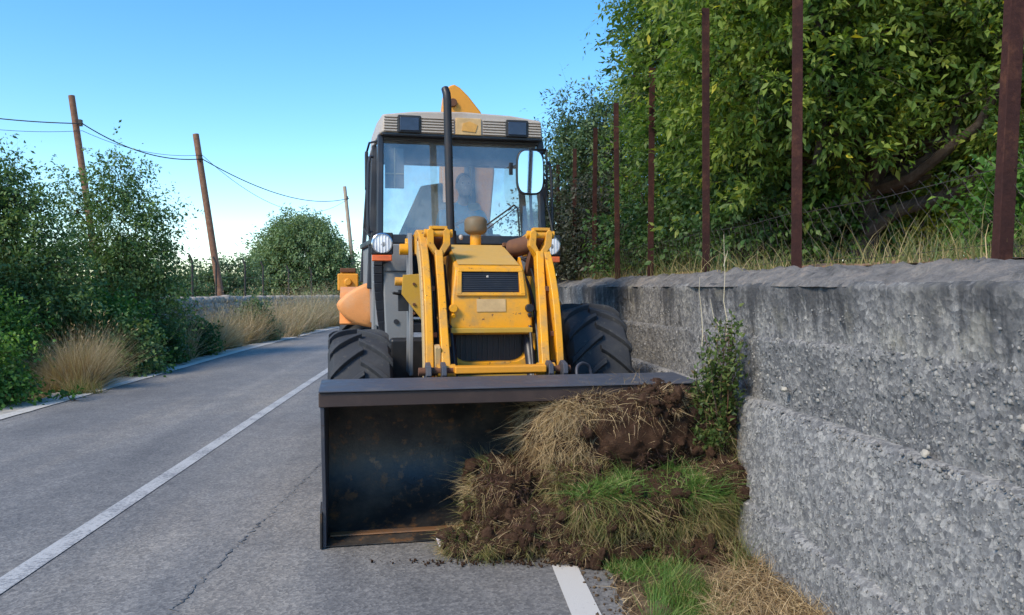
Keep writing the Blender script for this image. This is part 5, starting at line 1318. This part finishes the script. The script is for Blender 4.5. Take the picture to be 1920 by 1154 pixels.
# middle slab: green grass on top, dry skirt
clod('turf_clod', dep(1215, 938, 4.50), (.50, .26, .150), 2, 'grassy green-topped turf slab in the middle of the heap',
     [('green_blades', 'green_grass', 4600, lambda N, P: (N[:, 2] > .30) & (N[:, 1] < .6), (.05, -.55, .35), .15, .0042, .45),
      ('dry_skirt', 'mixed_grass', 3600, lambda N, P: (N[:, 1] < .0) & (N[:, 2] < .5) & (N[:, 2] > -.6), (-.1, -.35, -.4), .14, .0036, .6),
      ('straw_bits', 'straw', 1800, lambda N, P: (N[:, 1] < .1), (.1, -.3, -.3), .11, .0032, .6)])
clod('turf_clod', dep(1090, 905, 4.62), (.20, .20, .15), 7, 'small mossy turf lump left of the grassy slab',
     [('green_blades', 'mixed_grass', 1300, lambda N, P: (N[:, 2] > -.2) & (N[:, 1] < .5), (-.2, -.5, -.1), .14, .0040, .55),
      ('straw_bits', 'straw', 900, al, (-.2, -.3, -.4), .12, .0032, .6)])
# left lump
clod('turf_clod', dep(935, 945, 4.72), (.20, .22, .27), 3, 'upright brown earth lump at the left end of the heap',
     [('green_blades', 'mixed_grass', 900, lambda N, P: (N[:, 0] < -.1), (-.5, -.2, .5), .17, .0042, .4),
      ('straw_bits', 'straw', 2600, al, (-.2, -.4, .1), .12, .0033, .5),
      ('roots', 'dead_stem', 500, al, (0, -.3, -.3), .08, .003, .5)])
# low front ridge
clod('turf_clod', dep(935, 1015, 4.50) , (.32, .17, .075), 4, 'low ridge of straw and soil at the front left of the heap',
     [('straw_bits', 'mixed_grass', 1800, lambda N, P: N[:, 2] > -.2, (-.2, -.4, .1), .13, .0036, .6), ('straw_dark', 'straw', 1200, al, (0, -.4, 0), .11, .0033, .5)])
clod('turf_clod', dep(1140, 1025, 4.40), (.36, .18, .085), 5, 'low reddish soil ridge at the front foot of the heap beside the white edge line',
     [('straw_bits', 'straw', 700, lambda N, P: N[:, 2] > -.2, (0, -.4, 0), .10, .0033, .6), ('green_bits', 'mixed_grass', 700, lambda N, P: N[:, 2] > .2, (.1, -.2, .4), .10, .0036, .5)])
clod('turf_clod', dep(1345, 940, 4.62), (.165, .24, .30), 6, 'dark soil lump wedged between the heap and the concrete wall',
     [('straw_bits', 'straw', 900, lambda N, P: N[:, 1] < .3, (0, -.4, -.4), .12, .0033, .6), ('green_bits', 'mixed_grass', 800, lambda N, P: N[:, 2] > -.1, (0, -.3, .4), .12, .0036, .5)])
clod('turf_clod', dep(1200, 960, 4.88), (.62, .22, .26), 8, 'buried dark soil core behind the grassy slab', [('straw_bits', 'straw', 500, al, (0, -.4, -.2), .12, .0033, .6)])
clod('turf_clod', dep(1305, 1035, 4.36), (.26, .20, .10), 9, 'dark soil lump under the right end of the grassy slab',
     [('straw_bits', 'straw', 800, al, (0, -.4, -.1), .12, .0033, .6), ('green_bits', 'mixed_grass', 500, lambda N, P: N[:, 2] > -.1, (0, -.3, .4), .12, .0036, .5)])
clod('turf_clod', dep(1310, 830, 4.80), (.17, .22, .30), 10, 'root clump at the foot of the uprooted bush beside the wall',
     [('straw_bits', 'straw', 1500, al, (-.1, -.3, -.6), .16, .0033, .6), ('green_bits', 'mixed_grass', 700, lambda N, P: N[:, 2] > -.1, (0, -.3, .4), .12, .0036, .5)])

clod('turf_clod', dep(1015, 900, 4.80), (.20, .18, .20), 11, 'ragged soil lump between the upright lump and the highest clod',
     [('straw_bits', 'straw', 900, al, (-.1, -.4, -.2), .13, .0033, .6), ('green_bits', 'mixed_grass', 300, lambda N, P: N[:, 2] > -.1, (-.2, -.3, .2), .12, .0036, .5)])
clod('turf_clod', dep(1235, 748, 4.62), (.15, .14, .075), 12, 'small straw-covered sod lying over the bucket lip beside the bush',
     [('straw_bits', 'straw', 700, al, (.1, -.4, -.2), .11, .0033, .6)])
clod('turf_clod', dep(1040, 985, 4.45), (.22, .15, .12), 13, 'ragged dark sod between the front ridges of the heap',
     [('straw_bits', 'straw', 800, al, (-.1, -.4, -.2), .12, .0033, .6), ('green_bits', 'mixed_grass', 600, al, (-.1, -.3, .1), .12, .0036, .5)])
# uprooted bush leaning on the wall
def bush():
    rng = np.random.default_rng(77); base = dep(1335, 862, 4.66)
    root = empty('uprooted_bush', base, label='uprooted green bush with reddish dead stems standing on the heap against the wall', cat='bush')
    mbl = MB(); mbd = MB(); LP = []; LA = []
    tops = [(1372, 584), (1385, 604), (1390, 640), (1388, 680), (1378, 720), (1362, 800), (1335, 815), (1310, 810), (1352, 600), (1330, 640), (1318, 668), (1305, 700), (1345, 655), (1362, 640), (1300, 735), (1322, 712), (1338, 690), (1350, 700), (1312, 760), (1340, 735), (1296, 770), (1288, 800), (1302, 790), (1325, 780), (1350, 770), (1365, 745), (1375, 700), (1380, 660), (1360, 615), (1310, 720), (1328, 665)]
    for k, (px, py) in enumerate(tops):
        t = dep(px, py, 4.60 + rng.normal() * .06) - base; p0 = Vector(rng.normal(size=3) * .03)
        pts = wig(p0, t, rng, 6, .04); mbl.tube(pts, [.006 - .0045 * i / 6 for i in range(7)], 5)
        for i in range(1, 120):
            f = .25 + .75 * rng.random(); a = pts[min(5, int(f * 6))]; b2 = pts[min(6, int(f * 6) + 1)]; q = a.lerp(b2, (f * 6) % 1)
            LP.append(np.array(q) + rng.normal(size=3) * .026); LA.append(rng.normal(size=3) * .7 + np.array([0, -.1, .6]))
    for k in range(150):
        px = 1368 + rng.normal() * 20; py = 600 + rng.random() * 210; t = dep(px, py, 4.75 + rng.normal() * .05) - base
        t.x = min(t.x, 1.76 - base.x); mbd.tube(wig(Vector(rng.normal(size=3) * .04) + Vector((.08, 0, 0)), t, rng, 4, .06), [.0032, .0026, .002, .0016, .001], 4)
    mbl.build('stems', 'bark', root, smooth=60, kind='stuff'); 
    o = mbd.build('dead_stems', 'rusty_steel', root, smooth=60, kind='stuff')
    LP = np.array(LP); LA = np.array(LA); n = len(LP); V, F = leaf_arrays(LP, LA, .020 + .026 * rng.random(n), .26, rng)
    np_mesh('leaves', V, quads=F, mat='weed_leaf', parent=root, tint=np.repeat(rng.random(n), 5), kind='stuff')
bush()
# tall dry stalk rising beside the bush, against the wall top
mb = MB(); st0 = dep(1361, 640, 4.75); rngs = np.random.default_rng(4)
for (a, b2) in (((1361, 640), (1357, 440)), ((1352, 640), (1331, 560)), ((1357, 500), (1364, 470)), ((1316, 650), (1312, 520))):
    mb.tube(wig(dep(*a, 4.72) - st0, dep(*b2, 4.72) - st0, rngs, 5, .02), [.0030, .0028, .0025, .002, .0016, .001], 4)
o = mb.build('dry_stalk', MAT['beige_trim'], None); o.location = st0; tag(o, 'tall thin dry stalk rising above the uprooted bush to the wall top', 'stalk')

# crumpled wrapper at the bucket lip
def wrapper():
    rng = np.random.default_rng(9); n = 22; p0 = dep(848, 998, 4.55)
    u = np.linspace(-1, 1, n); X, Y = np.meshgrid(u, u, indexing='ij'); P = np.stack([X.ravel() * .085, Y.ravel() * .05, np.zeros(n * n)], 1)
    P[:, 2] = .03 + fbm(P + 3, 30, 3) * .035 - np.abs(P[:, 1]) * .2; P[:, 0] += fbm(P + 9, 22, 2) * .02
    i = np.arange(n * n).reshape(n, n); Q = np.stack([i[:-1, :-1], i[1:, :-1], i[1:, 1:], i[:-1, 1:]], -1).reshape(-1, 4)
    m, t, b = _new('wrapper_film'); c = _ramp(t, _noise(t, _coord(t), 26, 4, .6), [(.42, (.62, .60, .62)), (.55, (.40, .30, .42)), (.62, (.60, .58, .60))]); t.links.new(c, b.inputs['Base Color']); b.inputs['Roughness'].default_value = .35
    o = np_mesh('crumpled_wrapper', P, quads=Q, mat='wrapper_film', smooth=True); so = o.modifiers.new('t', 'SOLIDIFY'); so.thickness = .002
    o.location = (p0.x, p0.y, .035); o.rotation_euler = (R(14), R(-6), R(18)); tag(o, 'crumpled white and purple wrapper at the left foot of the heap', 'litter')
wrapper()

# near verge: green tussock, sparse grass, dead straw by the wall
def near_verge():
    rng = np.random.default_rng(61)
    def pts(n, poly, seed, zoff=.03):
        r = np.random.default_rng(seed); xs = [p[0] for p in poly]; ys = [p[1] for p in poly]; out = []
        while len(out) < n:
            px, py = r.uniform(min(xs), max(xs)), r.uniform(min(ys), max(ys)); ins = False; j = len(poly) - 1
            for i in range(len(poly)):
                if (poly[i][1] > py) != (poly[j][1] > py) and px < (poly[j][0] - poly[i][0]) * (py - poly[i][1]) / (poly[j][1] - poly[i][1]) + poly[i][0]: ins = not ins
                j = i
            if ins: q = gnd(px, py, zoff); out.append((q.x, q.y, zoff - .02))
        return np.array(out)
    P = pts(4200, [(1190, 1065), (1300, 1060), (1345, 1120), (1360, 1260), (1230, 1260), (1215, 1120)], 62)
    cl = fbm(P * np.array([1, 1, 0]) + 3, 9, 2); P = P[cl + rng.normal(size=len(P)) * .25 > -.15]; cl = fbm(P * np.array([1, 1, 0]) + 3, 9, 2)[:, None]
    lean = np.concatenate([fbm(P * np.array([1, 1, 0]) + 20, 6, 2)[:, None], fbm(P * np.array([1, 1, 0]) + 40, 6, 2)[:, None], cl * 0], 1)
    D = rng.normal(size=(len(P), 3)) * .28 + np.array([-.05, -.05, 1]) + lean * 1.3
    grass_patch('green_tussock', P, D, (.05 + .17 * rng.random(len(P))) * (1 + cl[:, 0] * .8), np.full(len(P), .0042), .15 + .4 * rng.random(len(P)), 'green_grass', 63, 'bright green grass tussock at the road edge in the foreground', 'grass')
    P = pts(1500, [(1130, 1060), (1300, 1040), (1300, 1075), (1180, 1090)], 64); D = rng.normal(size=(len(P), 3)) * .4 + np.array([0, -.2, 1])
    grass_patch('verge_turf', P, D, .04 + .10 * rng.random(len(P)), np.full(len(P), .004), .3 + .4 * rng.random(len(P)), 'green_grass', 65, 'short green turf between the heap and the foreground tussock', 'grass')
    P = pts(6000, [(1330, 1070), (1440, 1030), (1560, 1150), (1640, 1260), (1640, 1300), (1340, 1300)], 66, .13); P = P[P[:, 0] < 1.66]; D = rng.normal(size=(len(P), 3)) * .8 + np.array([0, -.1, .35])
    grass_patch('dead_straw', P, D, .05 + .12 * rng.random(len(P)), np.full(len(P), .0036), .3 + .5 * rng.random(len(P)), 'straw', 67, 'matted dead straw along the foot of the concrete wall', 'grass')
    P = pts(900, [(1375, 900), (1410, 960), (1420, 1080), (1370, 1080)], 68, .06); D = rng.normal(size=(len(P), 3)) * .35 + np.array([0, -.1, 1])
    grass_patch('wall_foot_grass', P, D, .08 + .22 * rng.random(len(P)), np.full(len(P), .004), .2 + .4 * rng.random(len(P)), 'mixed_grass', 69, 'thin mixed grass where the heap meets the wall', 'grass')
    n = 2600; bv, bf = ico(1); px = rng.uniform(1090, 1560, n); py = rng.uniform(1050, 1240, n); G = np.array([gnd(a, b2, .05) for a, b2 in zip(px, py)]); ok = (G[:, 0] > .76 + .05 * rng.normal(size=n)) & (G[:, 0] < 1.72); G = G[ok]; n = len(G)
    G[:, 2] = np.clip((G[:, 0] - .80) / .22, 0, 1) * .03 + np.clip((G[:, 0] - 1.45) / .4, 0, 1) * .10 + .002; s = (.002 + .011 * rng.random((n, 1, 1)) ** 3)
    V = G[:, None, :] + bv[None] * s * (1 + .25 * rng.normal(size=(n, len(bv), 1)))
    o = np_mesh('verge_crumbs', V, tris=(bf[None] + (np.arange(n) * len(bv))[:, None, None]).reshape(-1, 3), mat='verge_soil', kind='stuff'); tag(o, 'soil crumbs and grit on the scraped verge beside the tussock', 'soil')
    P = pts(1500, [(1120, 1065), (1200, 1060), (1520, 1240), (1150, 1240)], 70, .03); D = rng.normal(size=(len(P), 3)) * .9 + np.array([0, 0, .25]); ok = P[:, 0] > .84; P, D = P[ok], D[ok]
    grass_patch('verge_straw', P, D, .03 + .09 * rng.random(len(P)), np.full(len(P), .0032), .3 + .5 * rng.random(len(P)), 'straw', 71, 'loose bits of straw on the scraped verge', 'grass')
    # crumbs of soil on the asphalt round the heap
    n = 420; bv, bf = ico(1); x = rng.normal(size=n) * .38 + .45; y = 4.27 - np.abs(rng.normal(size=n)) * .05 + .12 * np.clip(.6 - x, 0, 1); s = (.002 + .008 * rng.random((n, 1, 1)) ** 3)
    V = np.stack([x, y, s[:, 0, 0] * .5 + .004], 1)[:, None, :] + bv[None] * s * (1 + .25 * rng.normal(size=(n, len(bv), 1)))
    o = np_mesh('spilled_soil', V, tris=(bf[None] + (np.arange(n) * len(bv))[:, None, None]).reshape(-1, 3), mat='soil', kind='stuff'); tag(o, 'crumbs of spilled soil on the asphalt before the heap', 'soil')
near_verge()
